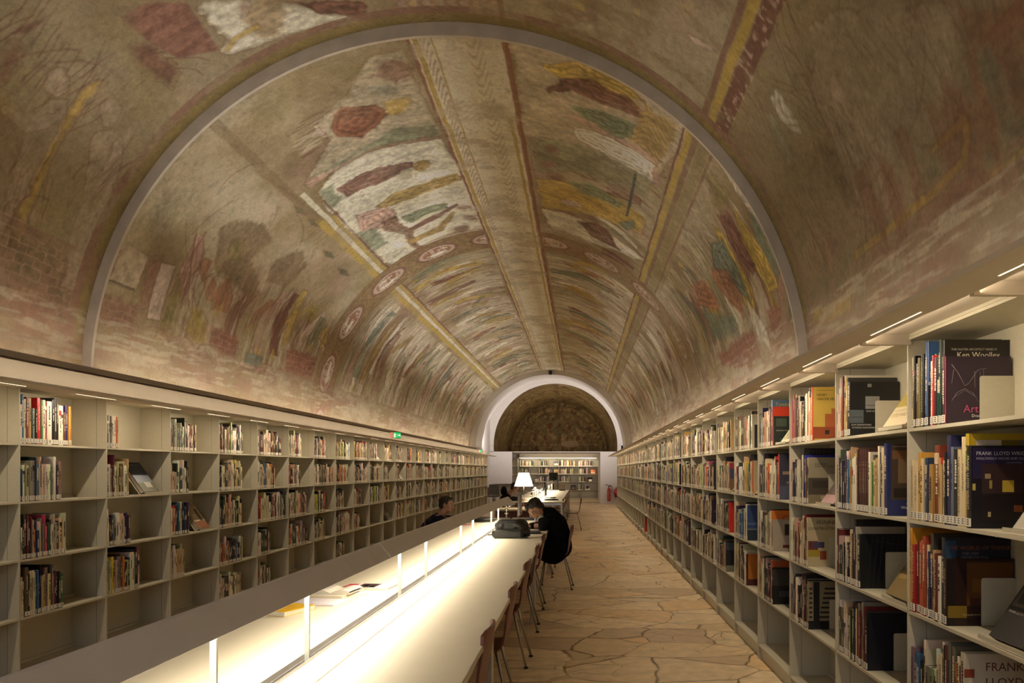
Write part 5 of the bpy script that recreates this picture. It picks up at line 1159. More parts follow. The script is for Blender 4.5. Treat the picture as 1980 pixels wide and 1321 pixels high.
# ------------------------------------------------------------------ chairs: one red-stained ply shell on four steel legs
def make_chair():
    t = empty('chair')                     # faces -x; origin on the floor under the seat centre
    tag(t, '', 'chair', 'red wooden chairs at the reading tables')
    prof = [(.212, .80), (.204, .72), (.18, .62), (.165, .54), (.15, .475), (.125, .438), (.085, .425), (.0, .422), (-.12, .432), (-.19, .432), (-.215, .420)]
    n = 9; vs = []
    def shell(i0, i1, nm):
        P = prof[i0:i1]; vv = []
        for j, (x, z) in enumerate(P):
            f = max(0, (z - .45) / .33)
            for s_ in range(n):
                y = (s_ / (n - 1) - .5); wd = .38 if z < .5 else .38 - .03 * (z - .5) / .28
                xx = x - .028 * f * (2 * y) ** 2; zz = z - .018 * f * (2 * abs(y)) ** 6 if j == 0 and i0 == 0 else z
                vv.append((xx, y * wd, zz))
        m_ = len(P); mb = MB()
        # thickness
        th = []
        for j in range(m_):
            a = Vector((P[min(j + 1, m_ - 1)][0] - P[max(j - 1, 0)][0], 0, P[min(j + 1, m_ - 1)][1] - P[max(j - 1, 0)][1])).normalized()
            nv = Vector((-a.z, 0, a.x)); th.append(nv * .013)
        vo = [tuple(Vector(v) + th[i // n]) for i, v in enumerate(vv)]
        N_ = len(vv); fs = []
        for j in range(m_ - 1):
            for s_ in range(n - 1):
                q = (j * n + s_, j * n + s_ + 1, (j + 1) * n + s_ + 1, (j + 1) * n + s_); fs.append(q); fs.append(tuple(N_ + i for i in q[::-1]))
            for s_ in (0, n - 1):
                q = (j * n + s_, (j + 1) * n + s_, N_ + (j + 1) * n + s_, N_ + j * n + s_); fs.append(q)
        for j in (0, m_ - 1):
            for s_ in range(n - 1): fs.append((j * n + s_, j * n + s_ + 1, N_ + j * n + s_ + 1, N_ + j * n + s_))
        mb.add(vv + vo, fs, smooth=False)
        return mb.build(nm, M['wood'], t)
    shell(0, 6, 'backrest'); shell(5, 11, 'seat')
    for sx, sy in ((1, 1), (1, -1), (-1, 1), (-1, -1)):
        top = (.10 if sx > 0 else -.13, .12 * sy, .425); bot = (.205 if sx > 0 else -.20, .185 * sy, .012)
        l = MB().tube([top, bot], .0095, 10).build('leg', M['leg'], t)
        MB().lathe([(.0, .0), (.017, .001), (.017, .009), (.011, .016), (.0, .017)], 12, c=(bot[0], bot[1])).build('foot_glide', M['rubber'], l)
    MB().box(-.13, .10, -.13, .13, .405, .421).build('seat_frame', M['leg'], t)
    return t
ch0 = make_chair(); ch0.location = (-.62, 3.53, 0)
ch0['label'] = 'dark red chair pushed against the table, first one in front of the viewer'
names = ['second', 'third', 'fourth', 'fifth', None, 'first beyond the seated reader', 'last at this table end']
for y, lb in ((4.78, 'dark red chair against the long table, second from the viewer'), (6.05, 'dark red chair against the long table, third from the viewer'), (7.33, 'dark red chair against the long table, fourth from the viewer'),
              (8.52, 'dark red chair against the long table, just before the seated reader'), (10.98, 'dark red chair just beyond the seated reader in black'), (12.15, 'dark red chair at the far corner of the long table')):
    dup(ch0, (-.62, y, 0), rb.uniform(-.04, .04), lb)
dup(ch0, (-.325, 9.88, 0), -.03, 'dark red chair carrying the reader in black')
for i, y in enumerate((19.2, 20.5, 22.0, 23.4, 24.9, 26.4, 27.9)):
    dup(ch0, (-.64 if i else -.66, y, 0), 0, 'dark red chair against the farther table, %s along its aisle edge' % ORD[i])
dup(ch0, (-.22, 19.5, 0), .0, 'dark red chair pulled out into the aisle by the farther table')
dup(ch0, (-1.28, 16.9, 0), -math.pi / 2 + .1, 'dark red chair behind the small desk with the white-shaded lamp')
dup(ch0, (-2.03, 11.15, 0), math.pi, 'dark red chair carrying the man with glasses')
dup(ch0, (-1.95, 18.9, 0), math.pi, 'dark red chair carrying the person half hidden by the lampshade')
dup(ch0, (-4.25 + .55, 31.6, 0), math.pi * .9, 'red chair standing by the end of the bookcases near the white pier')
dup(ch0, (-3.25, 31.9, 0), math.pi, 'red chair with a black bag, by the grey steel trolley')

# ------------------------------------------------------------------ small desk, table lamp
t = empty('desk', (-1.28, 15.3, 0)); tag(t, 'small pale desk between the two reading tables, with the white-shaded lamp', 'desk')
MB().bev(-.5, .5, -.4, .4, .712, .74, .004, 'y').build('desktop', M['table'], t)
for sx in (-1, 1):
    for sy in (-1, 1): MB().bev(sx * .47 - .02, sx * .47 + .02, sy * .37 - .02, sy * .37 + .02, 0, .712, .005, 'z', 2).build('leg', M['steel'], t)
MB().box(-.45, .45, .3, .32, .3, .7).build('modesty_panel', M['wood'], t)
t = empty('table_lamp', (-1.165, 15.58, .741)); tag(t, 'tall slim table lamp with a glowing white cone shade', 'lamp')
MB().lathe([(.0, 0), (.085, .0), (.085, .012), (.03, .02), (.0, .022)], 28).build('base', M['steel'], t)
MB().tube([(0, 0, .02), (0, 0, .60)], .006, 10).build('pole', M['steel'], t)
vs = []; n = 32
for r, z in ((.192, .43), (.105, .705)):
    for k in range(n): a = 2 * math.pi * k / n; vs.append((r * math.cos(a), r * math.sin(a), z))
for r, z in ((.190, .43), (.103, .705)):
    for k in range(n): a = 2 * math.pi * k / n; vs.append((r * math.cos(a), r * math.sin(a), z))
fs = []
for k in range(n):
    k2 = (k + 1) % n; fs += [(k, k2, n + k2, n + k), (2 * n + k2, 2 * n + k, 3 * n + k, 3 * n + k2), (k, 2 * n + k, 2 * n + k2, k2), (n + k2, 3 * n + k2, 3 * n + k, n + k)]
M['shade'] = mat('lamp_shade', (.9, .8, .72), .8, emit=(1, .80, .66), estr=1.5)
MB().add(vs, fs, smooth=True).build('shade', M['shade'], t)
mb = MB(); mb.ball((0, 0, .55), .03, 8); mb.build('bulb', M['slotglow'], t)
l = bpy.data.lights.new('lamp_bulb', 'POINT'); l.energy = 14; l.color = (1, .76, .5); l.shadow_soft_size = .04
lo = bpy.data.objects.new('lamp_bulb', l); COL.objects.link(lo); lo.location = (-1.165, 15.58, 1.36)

# ------------------------------------------------------------------ things on the tables
ZT = .7405
def flat_book(name, label, cat, x, y, w_, d_, h_, rz, col, txt=(), art=(), z=ZT, spine=(.8, .75, .6), group=None):
    o = empty(name, (x, y, z), rz); tag(o, label, cat, group)
    mb = MB(); mb.box(-w_ / 2, w_ / 2, -d_ / 2, d_ / 2, h_ - .002, h_, col); mb.box(-w_ / 2, w_ / 2, -d_ / 2, d_ / 2, 0, .002, col); mb.box(-w_ / 2, w_ / 2, -d_ / 2, -d_ / 2 + .003, .002, h_ - .002, spine)
    for x0, x1, y0, y1, c in art: mb.box(x0, x1, y0, y1, h_, h_ + .0006, c)
    for s_, xx, yy, size, c in txt: put_text(mb, s_, size, Matrix.Translation((xx, yy, h_ + .001)), c)
    mb.build('cover', M['book'], o)
    MB().box(-w_ / 2 + .003, w_ / 2 - .003, -d_ / 2 + .003, d_ / 2 - .003, .002, h_ - .002).build('page_block', M['pages'], o)
    return o
def tp(u, v, z=.74):
    Y = (1.5 - z) * 1500 / (v - 909); return ((u - 1125) / 1500 * Y, Y)
x, y = tp(556, 1184); flat_book('book', 'thick yellow paperback lying on the far half of the long table', 'book', x, y, .17, .24, .026, -.35, srgb(226, 176, 20), [('UN', -.06, .06, .012, srgb(150, 110, 10)), ('architecture', -.05, .03, .014, srgb(150, 110, 10)), ('moderne', -.05, .01, .014, srgb(150, 110, 10))])
# spiral notebook
x, y = tp(612, 1166); t = empty('notebook', (x, y, ZT), -.12); tag(t, 'open white spiral notebook behind the yellow paperback', 'notebook')
mb = MB(); mb.bev(-.15, .15, -.10, .10, 0, .008, .003, 'y', 2, (.75, .68, .70))
for i in range(9): mb.box(-.11, .10, -.07 + i * .019, -.0695 + i * .019, .008, .0085, (.35, .33, .4))
mb.build('paper_pad', M['paper'], t)
mb = MB()
for i in range(22):
    xx = -.14 + i * .0133; mb.tube([(xx, -.095, .003), (xx, -.106, .006), (xx, -.103, .013), (xx, -.092, .012)], .0009, 5)
mb.build('spiral', M['chrome'], t)
x, y = tp(652, 1150); flat_book('book', 'closed cream book under the open volume on the long table', 'book', x, y, .21, .33, .018, -.12, (.72, .66, .52), spine=(.7, .62, .45))
t = empty('open_book', (x, y, ZT + .0185), -.12); tag(t, 'open cream book lying on top of the closed cream book', 'book')
for s_ in (-1, 1):
    vs = []; n = 8
    for i in range(n + 1):
        q = i / n; vs += [(s_ * q * .12, -.1, .006 + .02 * math.sin(q * 2.6)), (s_ * q * .12, .1, .006 + .02 * math.sin(q * 2.6)), (s_ * q * .12, -.1, 0), (s_ * q * .12, .1, 0)]
    fs = []
    for i in range(n):
        a = 4 * i; fs += [(a, a + 1, a + 5, a + 4), (a + 2, a, a + 4, a + 6), (a + 1, a + 3, a + 7, a + 5), (a + 3, a + 2, a + 6, a + 7)]
    mb = MB().add(vs, fs, (.74, .68, .56), smooth=False)
    for i in range(10): mb.box(s_ * .02 if s_ > 0 else -.105, s_ * .105 if s_ > 0 else -.03, -.08 + i * .016, -.078 + i * .016, .0262, .0265, (.4, .36, .3))
    mb.build('page_block', M['paper'], t)
x, y = tp(690, 1148); flat_book('brochure', 'thin folded white leaflet beside the open book', 'leaflet', x, y, .15, .10, .006, .15, (.7, .67, .66))
x, y = tp(686, 1134); flat_book('folder', 'magenta folder tucked behind the picture-covered book', 'folder', x, y, .12, .16, .004, -.1, srgb(196, 40, 84))
x, y = tp(725, 1137); flat_book('book', 'white book with a dark photograph on its cover, near the glass post', 'book', x, y, .24, .20, .014, -.08, (.76, .72, .68), [('aux', .07, .05, .02, srgb(190, 100, 80)), ('fenetres', .07, .02, .012, srgb(190, 100, 80))],
    [(-.10, .02, -.08, .085, srgb(58, 40, 34)), (-.07, -.04, -.03, .03, srgb(150, 130, 110)), (-.02, .01, -.06, -.01, srgb(130, 110, 96))])

# black bag
def remesh(o, vox, smooth=4):
    m_ = o.modifiers.new('join', 'REMESH'); m_.mode = 'VOXEL'; m_.voxel_size = vox; m_.use_smooth_shade = True
    s_ = o.modifiers.new('smooth', 'SMOOTH'); s_.factor = .6; s_.iterations = smooth
    return o
t = empty('leather_bag', (-.80, 8.72, ZT)); tag(t, 'black leather shoulder bag lying on the long table before the reader', 'bag')
mb = MB(); mb.bev(-.20, .16, -.13, .12, .0, .10, .045, 'y', 6); mb.bev(-.19, .15, -.14, .13, .01, .09, .03, 'z', 6)
remesh(mb.build('lower_pocket', M['leather'], t), .007, 6)
mb = MB(); mb.bev(-.16, .12, -.08, .14, .07, .205, .06, 'y', 6); mb.ball((.10, .02, .14), (.10, .13, .075)); mb.ball((-.1, .03, .13), (.085, .12, .07)); mb.ball((.14, -.02, .07), (.09, .1, .065))
remesh(mb.build('body', M['leather'], t), .008, 6)
mb = MB(); mb.tube([(-.16, -.135, .075), (-.02, -.143, .082), (.13, -.135, .075)], .0035, 6); mb.tube([(-.13, -.085, .16), (0, -.09, .175), (.1, -.08, .165)], .003, 6); mb.build('zip', M['rubber'], t)
MB().tube([(.14, 0, .16), (.20, -.04, .12), (.22, -.06, .03), (.18, -.12, .012), (.10, -.16, .01), (.2, -.15, .012)], .008, 8).build('strap', M['leather'], t)
mb = MB(); mb.bev(-.25, -.195, -.06, -.04, .028, .042, .004, 'y', 2); mb.build('buckle', M['black'], t)

# keyboard, monitors
def keyboard(x, y, rz, label):
    t = empty('keyboard', (x, y, ZT), rz); tag(t, label, 'keyboard')
    MB().prism([(-.075, 0), (.075, 0), (.075, .022), (-.075, .012)], -.22, .22, 'y').build('case', M['black'], t)
    mb = MB()
    for i in range(5):
        for j in range(15):
            xx = -.062 + i * .026; yy = -.205 + j * .0275; z = .0135 + (xx + .075) / .15 * .01
            mb.box(xx, xx + .020, yy, yy + .023, z, z + .006, (.05, .05, .05))
    mb.build('keys', M['black'], t)
def monitor(x, y, z, rz, w_, h_, label, lift=.06, tilt=0.0):
    t = empty('monitor', (x, y, z), rz); tag(t, label, 'monitor')
    T = Matrix.Rotation(tilt, 4, 'Y')
    MB().bev(-.022, .018, -w_ / 2, w_ / 2, lift, lift + h_, .008, 'z', 3, T=T).build('housing', M['black'], t)
    MB().box(.0182, .0195, -w_ / 2 + .02, w_ / 2 - .02, lift + .02, lift + h_ - .02, T=T).build('screen', M['screen'], t)
    MB().tube([(-.03, 0, .008), (-.035, 0, lift + h_ * .25)], [.014, .010], 10).build('stand', M['steel'], t)
    MB().lathe([(0, 0), (.10, 0), (.10, .008), (.02, .014), (0, .014)], 20, c=(-.03, 0)).build('base', M['steel'], t)
    return t
M['screen'] = mat('dark_screen', (.02, .022, .026), .12, spec=.6)
M['alu'] = mat('aluminium_shell', (.13, .125, .115), .4, metal=.5, var=.05)
mo = monitor(-.96, 12.05, ZT, 0, .42, .34, 'grey monitor seen edge-on at the far end of the long table')
for c in mo.children:
    if c.name.startswith('housing'): c.data.materials[0] = M['alu']
monitor(-.98, 21.4, ZT, 0, .42, .36, 'black monitor on the aisle half of the farther table', tilt=-.08)
monitor(-1.42, 22.0, ZT, math.pi, .42, .36, 'black monitor on the wall half of the farther table', tilt=-.08)
keyboard(-.80, 11.9, .1, 'black keyboard in front of the edge-on grey monitor')
keyboard(-.78, 20.9, 0, 'black keyboard before the black monitor of the farther table')
# jointed chrome fittings at the hood ends
def fitting(x, y, label):
    t = empty('lamp_arm', (x, y, ZT)); tag(t, label, 'arm')
    MB().tube([(0, 0, 0), (0, 0, .25)], .011, 10).build('post', M['chrome'], t)
    for i, z in enumerate((.08, .13, .18)): MB().lathe([(.0, z), (.03, z), (.03, z + .025), (0, z + .025)], 16).build('collar', M['chrome'], t)
    MB().tube([(0, 0, .22), (-.14, -.05, .235), (-.24, .05, .24)], .011, 8).build('arm', M['chrome'], t)
    MB().tube([(0, 0, .19), (.13, .04, .21)], .011, 8).build('arm', M['chrome'], t)
fitting(-1.16, 11.95, 'chrome jointed monitor arm at the end of the long table')
fitting(-1.13, 18.9, 'chrome jointed monitor arm at the front end of the farther table')
fitting(-1.15, 20.7, 'chrome jointed monitor arm beside the black monitors of the farther table')
t = empty('laptop', (-.62, 9.35, ZT), .1); tag(t, 'thin black laptop under the hands of the reader in black', 'laptop')
MB().bev(-.14, .12, -.16, .16, 0, .018, .004, 'y', 2).build('base', M['black'], t); mb = MB(); mb.box(-.13, .0, -.14, .14, .0185, .0205); mb.build('keys', M['rubber'], t)
x, y = -1.42, 11.0
flat_book('book', 'small red paperback on the wall half of the long table, by the man with glasses', 'book', -1.58, 10.6, .13, .19, .012, .3, srgb(170, 40, 30))
t = empty('shoulder_bag', (-1.45, 11.35, ZT)); tag(t, 'flat black bag lying before the man with glasses', 'bag')
mb = MB(); mb.ball((0, 0, .04), (.17, .13, .04)); mb.ball((.1, .05, .03), (.1, .08, .03)); remesh(mb.build('body', M['leather'], t), .01, 4)
MB().tube([(-.12, -.1, .02), (.0, -.16, .01), (.14, -.12, .01), (.16, 0, .04)], .007, 8).build('strap', M['leather'], t)
for (xx, yy, c, nm, lb) in ((-.83, 19.3, (.02, .02, .02), 'glove', 'dark glove-like bundle on the front of the farther table'), (-.70, 19.35, (.02, .02, .02), 'pouch', 'small dark pouch on the front edge of the farther table'), (-.72, 28.4, (.02, .02, .02), 'scarf', 'dark folded scarf at the far end of the farther table')):
    mb = MB(); mb.ball((0, 0, .02), (.10, .05, .02)); mb.ball((.06, .03, .018), (.07, .04, .018)); mb.ball((-.07, .02, .015), (.05, .03, .015))
    o = remesh(mb.build(nm, M['cloth'], None, (xx, yy, ZT + .001)), .008, 3); tag(o, lb, nm)

# ------------------------------------------------------------------ people
def rot_between(a, b):
    return Vector(a).rotation_difference(Vector(b)).to_matrix()
def head_geo(mb, c, fwd, up, s=1.0):
    """head with face; c = centre, fwd = where it looks"""
    f = Vector(fwd).normalized(); u = Vector(up); u = (u - f * u.dot(f)).normalized(); r = f.cross(u)
    R = Matrix((f, r, u)).transposed()
    P = lambda x, y, z: tuple(Vector(c) + (f * x + r * y + u * z) * s)
    mb.ball(P(-.012, 0, .028), (.098 * s, .077 * s, .088 * s), 12, R=R)
    mb.ball(P(.018, 0, -.035), (.068 * s, .060 * s, .078 * s), 10, R=R)
    mb.ball(P(.062, 0, -.088), (.022 * s, .026 * s, .020 * s), 8, R=R)
    mb.cap(P(.083, 0, .012), P(.104, 0, -.028), .010 * s, .014 * s, 8)
    mb.ball(P(.094, .012, -.034), .009 * s, 6); mb.ball(P(.094, -.012, -.034), .009 * s, 6)
    mb.ball(P(.078, 0, .034), (.014 * s, .05 * s, .010 * s), 8, R=R)
    mb.ball(P(.078, 0, -.056), (.014 * s, .026 * s, .007 * s), 8, R=R); mb.ball(P(.076, 0, -.067), (.013 * s, .022 * s, .008 * s), 8, R=R)
    for q in (-1, 1):
        mb.ball(P(.052, q * .045, -.015), (.03 * s, .022 * s, .03 * s), 8, R=R)
        mb.ball(P(-.008, q * .080, -.002), (.018 * s, .008 * s, .030 * s), 8, R=R)
    return P, R
def eyes(P, R, s, parent):
    for q in (-1, 1):
        mb = MB(); mb.ball(P(.078, q * .031, .010), (.010 * s, .013 * s, .009 * s), 8, R=R, col=(.7, .68, .65)); e = mb.build('eye', M['paper'], parent)
        mb = MB(); mb.ball(P(.086, q * .031, .010), (.004 * s, .006 * s, .006 * s), 6, R=R); mb.build('iris', M['hair'], e)
def hand_geo(mb, w, palm, fdir, thumb, curl, s=1.0):
    """w wrist, palm direction (normal to palm), fdir along fingers, thumb side"""
    f = Vector(fdir).normalized(); nrm = Vector(palm); nrm = (nrm - f * nrm.dot(f)).normalized(); sd = Vector(thumb); sd = (sd - f * sd.dot(f) - nrm * sd.dot(nrm)).normalized()
    w = Vector(w); R = Matrix((f, sd, nrm)).transposed()
    mb.ball(tuple(w + f * .045 * s), (.05 * s, .040 * s, .015 * s), 10, R=R)
    for i, (o, L) in enumerate(((.028, .072), (.010, .08), (-.009, .074), (-.027, .058))):
        p = w + f * .082 * s + sd * o * s; a = 0; rr = .0088 * s
        for j in range(3):
            a += curl * (1 + .15 * i); d = f * math.cos(a) + nrm * math.sin(a); q = p + d * L * s * (.42, .33, .25)[j]
            mb.cap(tuple(p), tuple(q), rr, rr * .92, 8); p = q; rr *= .92
    p = w + f * .02 * s + sd * .032 * s
    q = p + (f * .5 + sd * .75 + nrm * .3).normalized() * .04 * s; r_ = q + (f * .8 + sd * .3 + nrm * .4).normalized() * .033 * s
    mb.cap(tuple(p), tuple(q), .012 * s, .0105 * s, 8); mb.cap(tuple(q), tuple(r_), .0105 * s, .0085 * s, 8)
def chain(mb, pts):
    for (p, r1), (q, r2) in zip(pts, pts[1:]): mb.cap(p, q, r1, r2, 14)

# reader in black, leaning on one hand over the table
def reader_black():
    t = empty('person', (-.36, 9.88, 0)); tag(t, 'person in a long black coat reading at the table, head propped on one hand', 'person')
    body = MB()
    P, R = head_geo(body, (-.235, -.02, 1.005), (-.72, -.08, -.70), (-.70, 0, .72))
    body.cap((-.14, 0, .965), (-.21, -.01, .985), .055, .052)
    hand_geo(body, (-.150, -.115, .925), (-.4, .9, .2), (-.25, .25, 1), (-1, 0, 0), .25)
    body.cap((-.145, -.14, .85), (-.150, -.118, .93), .030, .026)
    hand_geo(body, (-.36, -.02, .775), (0, 0, -1), (-1, -.1, 0), (0, -1, 0), .12)
    body.cap((-.26, .05, .785), (-.36, -.02, .778), .030, .026)
    body.cap((-.14, 0, .965), (-.02, 0, .80), .055, .10)      # hidden trunk keeps it one body
    body.cap((-.02, 0, .80), (-.145, -.14, .85), .04, .03); body.cap((-.02, 0, .80), (-.26, .05, .785), .04, .03)
    remesh(body.build('body', M['skin'], t), .0055, 3)
    eyes(P, R, 1, t)
    hair = MB()
    hair.ball(P(-.030, 0, .045), (.100, .090, .086), 12, R=R); hair.ball(P(-.055, 0, -.01), (.070, .084, .085), 10, R=R)
    hair.ball(P(.045, .0, .082), (.052, .066, .034), 8, R=R)
    rr = random.Random(3)
    for i in range(46):
        a = rr.uniform(0, 6.28); z = rr.uniform(-.2, 1); q = math.sqrt(max(0, 1 - z * z))
        p0 = P(-.03 + .09 * q * math.cos(a) * .95, .08 * q * math.sin(a), .045 + .078 * z)
        if .02 < Vector(p0).z: hair.ball(p0, rr.uniform(.010, .020), 5)
    for i in range(7): y_ = -.05 + i * .0166; hair.cap(P(.06, y_, .085), P(.098, y_ * 1.1, .05 + rr.uniform(-.01, .01)), .014, .006, 6)
    remesh(hair.build('hair', M['hair'], t), .006, 1)
    coat = MB()
    chain(coat, [((.085, 0, .52), .155), ((.075, 0, .66), .150), ((.03, 0, .80), .150), ((-.05, 0, .90), .130), ((-.11, 0, .945), .085)])
    coat.ball((.03, 0, .78), (.14, .19, .17), 12); coat.ball((-.03, 0, .88), (.11, .205, .09), 12); coat.ball((.07, 0, .56), (.15, .20, .15), 12)
    coat.ball((.06, 0, .60), (.155, .20, .2), 12)
    for s_ in (-1, 1):
        coat.ball((-.05, s_ * .18, .88), .075, 10)
    chain(coat, [((-.05, -.18, .88), .072), ((-.13, -.20, .775), .055)]); chain(coat, [((-.13, -.20, .775), .055), ((-.145, -.155, .865), .046)])
    chain(coat, [((-.05, .18, .88), .072), ((-.15, .21, .79), .055)]); chain(coat, [((-.15, .21, .79), .052), ((-.29, .035, .785), .042)])
    chain(coat, [((.06, -.10, .50), .115), ((-.10, -.11, .50), .105), ((-.30, -.11, .50), .085)]); chain(coat, [((.06, .10, .50), .115), ((-.10, .11, .50), .105), ((-.30, .11, .50), .085)])
    # skirt of the coat hanging beside the seat
    for i in range(22):
        f = i / 21; x_ = .13 - .33 * f; zb = .42 - .075 * math.sin(math.pi * f ** .8) ** 1.0; coat.cap((x_, -.19, .56), (x_ + .01, -.222, zb), .045, .022, 10)
    remesh(coat.build('coat', M['cloth'], t), .009, 5)
    tr = MB()
    for s_ in (-1, 1): chain(tr, [((-.28, s_ * .11, .50), .075), ((-.40, s_ * .12, .50), .066), ((-.38, s_ * .13, .28), .055), ((-.34, s_ * .13, .10), .042)])
    remesh(tr.build('trousers', M['cloth'], t), .012, 3)
    for s_ in (-1, 1):
        sh = MB(); sh.cap((-.33, s_ * .13, .045), (-.47, s_ * .14, .035), .042, .034, 12); sh.ball((-.40, s_ * .135, .02), (.13, .046, .02)); remesh(sh.build('shoe', M['leather'], t), .009, 2)
    cf = MB(); cf.cap((-.147, -.146, .885), (-.149, -.135, .90), .036, .034, 12); cf.build('cuff', M['shirt'], t)
    tg = MB(); tg.ball((-.22, -.10, .87), (.02, .02, .03), 6); tg.build('scarf', M['shirt'], t)
reader_black()
def sitter(name_lab, x, y, headc, lean, hairlen, cloth, glasses, s=1.0, look=(1, 0, -.15), scarf=None):
    t = empty('person', (x, y, 0)); tag(t, name_lab, 'person')
    body = MB(); hx, hy, hz = headc
    HS = .205
    P, R = head_geo(body, headc, look, (0, 0, 1), s)
    nx = hx - .06 - lean * .1; sh_z = hz - HS
    body.cap((nx, hy, sh_z + .05), (hx - .025, hy, hz - .06), .058 * s, .056 * s)
    body.cap((nx, hy, sh_z + .05), (nx - .05, hy, sh_z - .1), .058, .1)
    for q in (-1, 1):
        el = (nx + .10, hy + q * .24, .80 if sh_z > .8 else .78); ha = (nx + .34, hy + q * .09, .775)
        body.cap((nx - .02, hy + q * .1, sh_z), el, .035, .032); body.cap(el, ha, .032, .026)
        hand_geo(body, ha, (0, 0, -1), (1, -q * .25, 0), (0, -q, 0), .15)
    remesh(body.build('body', M['skin'], t), .0055, 3)
    eyes(P, R, s, t)
    hair = MB(); hair.ball(P(-.028, 0, .048), (.098 * s, .086 * s, .082 * s), 12, R=R); hair.ball(P(-.06, 0, -.005), (.058 * s, .078 * s, .07 * s), 10, R=R); hair.ball(P(.038, 0, .088), (.052 * s, .062 * s, .028 * s), 8, R=R)
    for q in (-1, 1): hair.ball(P(.012, q * .072, .03), (.02 * s, .012 * s, .035 * s), 6, R=R)
    rr = random.Random(8)
    for i in range(34):
        a = rr.uniform(0, 6.28); z = rr.uniform(.1, 1); q = math.sqrt(max(0, 1 - z * z)); hair.ball(P(-.028 + .088 * q * math.cos(a), .078 * q * math.sin(a), .048 + .076 * z), rr.uniform(.009, .016), 5)
    remesh(hair.build('hair', M['hair'], t), .006, 1)
    co = MB()
    chain(co, [((nx - .16, hy, .50), .15), ((nx - .13, hy, .65), .145), ((nx - .05, hy, sh_z - .05), .125), ((nx - .005, hy, sh_z + .035), .07)])
    co.ball((nx - .04, hy, sh_z - .04), (.11, .21, .085), 12); co.ball((nx - .1, hy, .66), (.14, .19, .16), 12)
    for q in (-1, 1):
        el = (nx + .10, hy + q * .25, .80 if sh_z > .8 else .785); ha = (nx + .31, hy + q * .11, .785)
        chain(co, [((nx - .03, hy + q * .19, sh_z - .02), .066), (el, .05), (ha, .037)])
        chain(co, [((nx - .14, hy + q * .10, .50), .10), ((nx + .28, hy + q * .11, .52), .075)])
    remesh(co.build('jacket', cloth, t), .009, 4)
    tr = MB()
    for q in (-1, 1): chain(tr, [((nx + .24, hy + q * .11, .51), .072), ((nx + .30, hy + q * .11, .50), .066), ((nx + .28, hy + q * .12, .10), .045)])
    remesh(tr.build('trousers', M['navy'], t), .012, 2)
    for q in (-1, 1):
        sh = MB(); sh.cap((nx + .27, hy + q * .12, .045), (nx + .42, hy + q * .13, .035), .042, .034, 12); remesh(sh.build('shoe', M['leather'], t), .01, 2)
    if glasses:
        g = MB()
        for q in (-1, 1):
            pts = [P(.103, q * .031 + .021 * math.cos(a), .008 + .014 * math.sin(a)) for a in [i * math.pi / 8 for i in range(17)]]
            g.tube(pts, .0016, 5); g.tube([P(.100, q * .052, .012), P(.05, q * .075, .014), P(-.01, q * .084, .010)], .0015, 5)
        g.tube([P(.104, -.01, .010), P(.108, 0, .013), P(.104, .01, .010)], .0015, 5); g.build('glasses', M['leg'], t)
    if scarf:
        g = MB(); pts = [(nx + .0 + .066 * math.cos(a), hy + .072 * math.sin(a), sh_z + .062 + .02 * math.cos(a)) for a in [i * math.pi / 10 for i in range(21)]]
        g.tube(pts, .014, 8); g.build('collar', scarf, t)
    return t
sitter('man with short dark hair and glasses, dark jacket, looking down at the table', -2.03, 11.15, (0.085, 0, 1.0), .4, 0, M['navy'], True, 1.0, (1, -.08, -.12), M['collar'])
sitter('person in black bent over the farther table, half hidden behind the lampshade', -1.93, 18.9, (.30, 0, 1.06), 1.1, 0, M['cloth'], False, 1.0, (1, 0, -.5))

# ------------------------------------------------------------------ end niche: bookcases on three sides
NB = BZ
def niche_bay(x, y, rz, width, label):
    t = make_bay(width, label, 'bookcases of the end niche'); t.location = (x, y, 0); t.rotation_euler = (0, 0, rz); return t
nb0 = niche_bay(.80, 38.3, math.pi / 2, .97, 'back-wall bookcase bay of the end niche, next to the fire extinguisher side')
for i, w_ in enumerate(('second from the fire extinguisher side', 'third from the fire extinguisher side', 'behind the lampshade, next to the white block')):
    dup(nb0, (.80 - .97 * (i + 1), 38.3, 0), math.pi / 2, 'back-wall bookcase bay of the end niche, ' + w_)
def nrow(i, r, length, first=0.012):
    z = BZ[r] + .0005; pos = first
    while pos < length:
        c = pick(); t_ = rb.uniform(.012, .035); h = rb.uniform(.22, .33)
        sp = dict(cname=c, rgb=jit(c), t=t_, h=h, d=.2, ink=ink_for(c), loc=(0, 38, 0))
        T = Matrix.Translation((.80 - .97 * (i + 1) + pos, 38.31, z)) @ Matrix.Rotation(math.pi / 2, 4, 'Z') @ Matrix.Translation((0, -t_, 0))
        plain_book(rest, T, sp); pos += t_ + .001
for i, r, L in ((3, 0, .65), (3, 1, .5), (3, 2, .2), (2, 0, .42), (2, 1, .62), (2, 2, .6), (1, 0, .82), (1, 1, .68), (1, 2, .5), (0, 0, .68), (0, 1, .45), (0, 2, .36), (0, 3, .18)): nrow(i, r, L)
side0 = make_bay(.92, 'side bookcase bay of the end niche, at the back corner', 'bookcases of the end niche'); side0.location = (-3.12, 38.26, 0); side0.rotation_euler = (0, 0, math.pi)
for i, w_ in enumerate(('second from the back corner', 'third from the back corner', 'beside the white block')):
    dup(side0, (-3.12, 38.26 - .92 * (i + 1), 0), math.pi, 'side bookcase bay of the end niche, ' + w_)
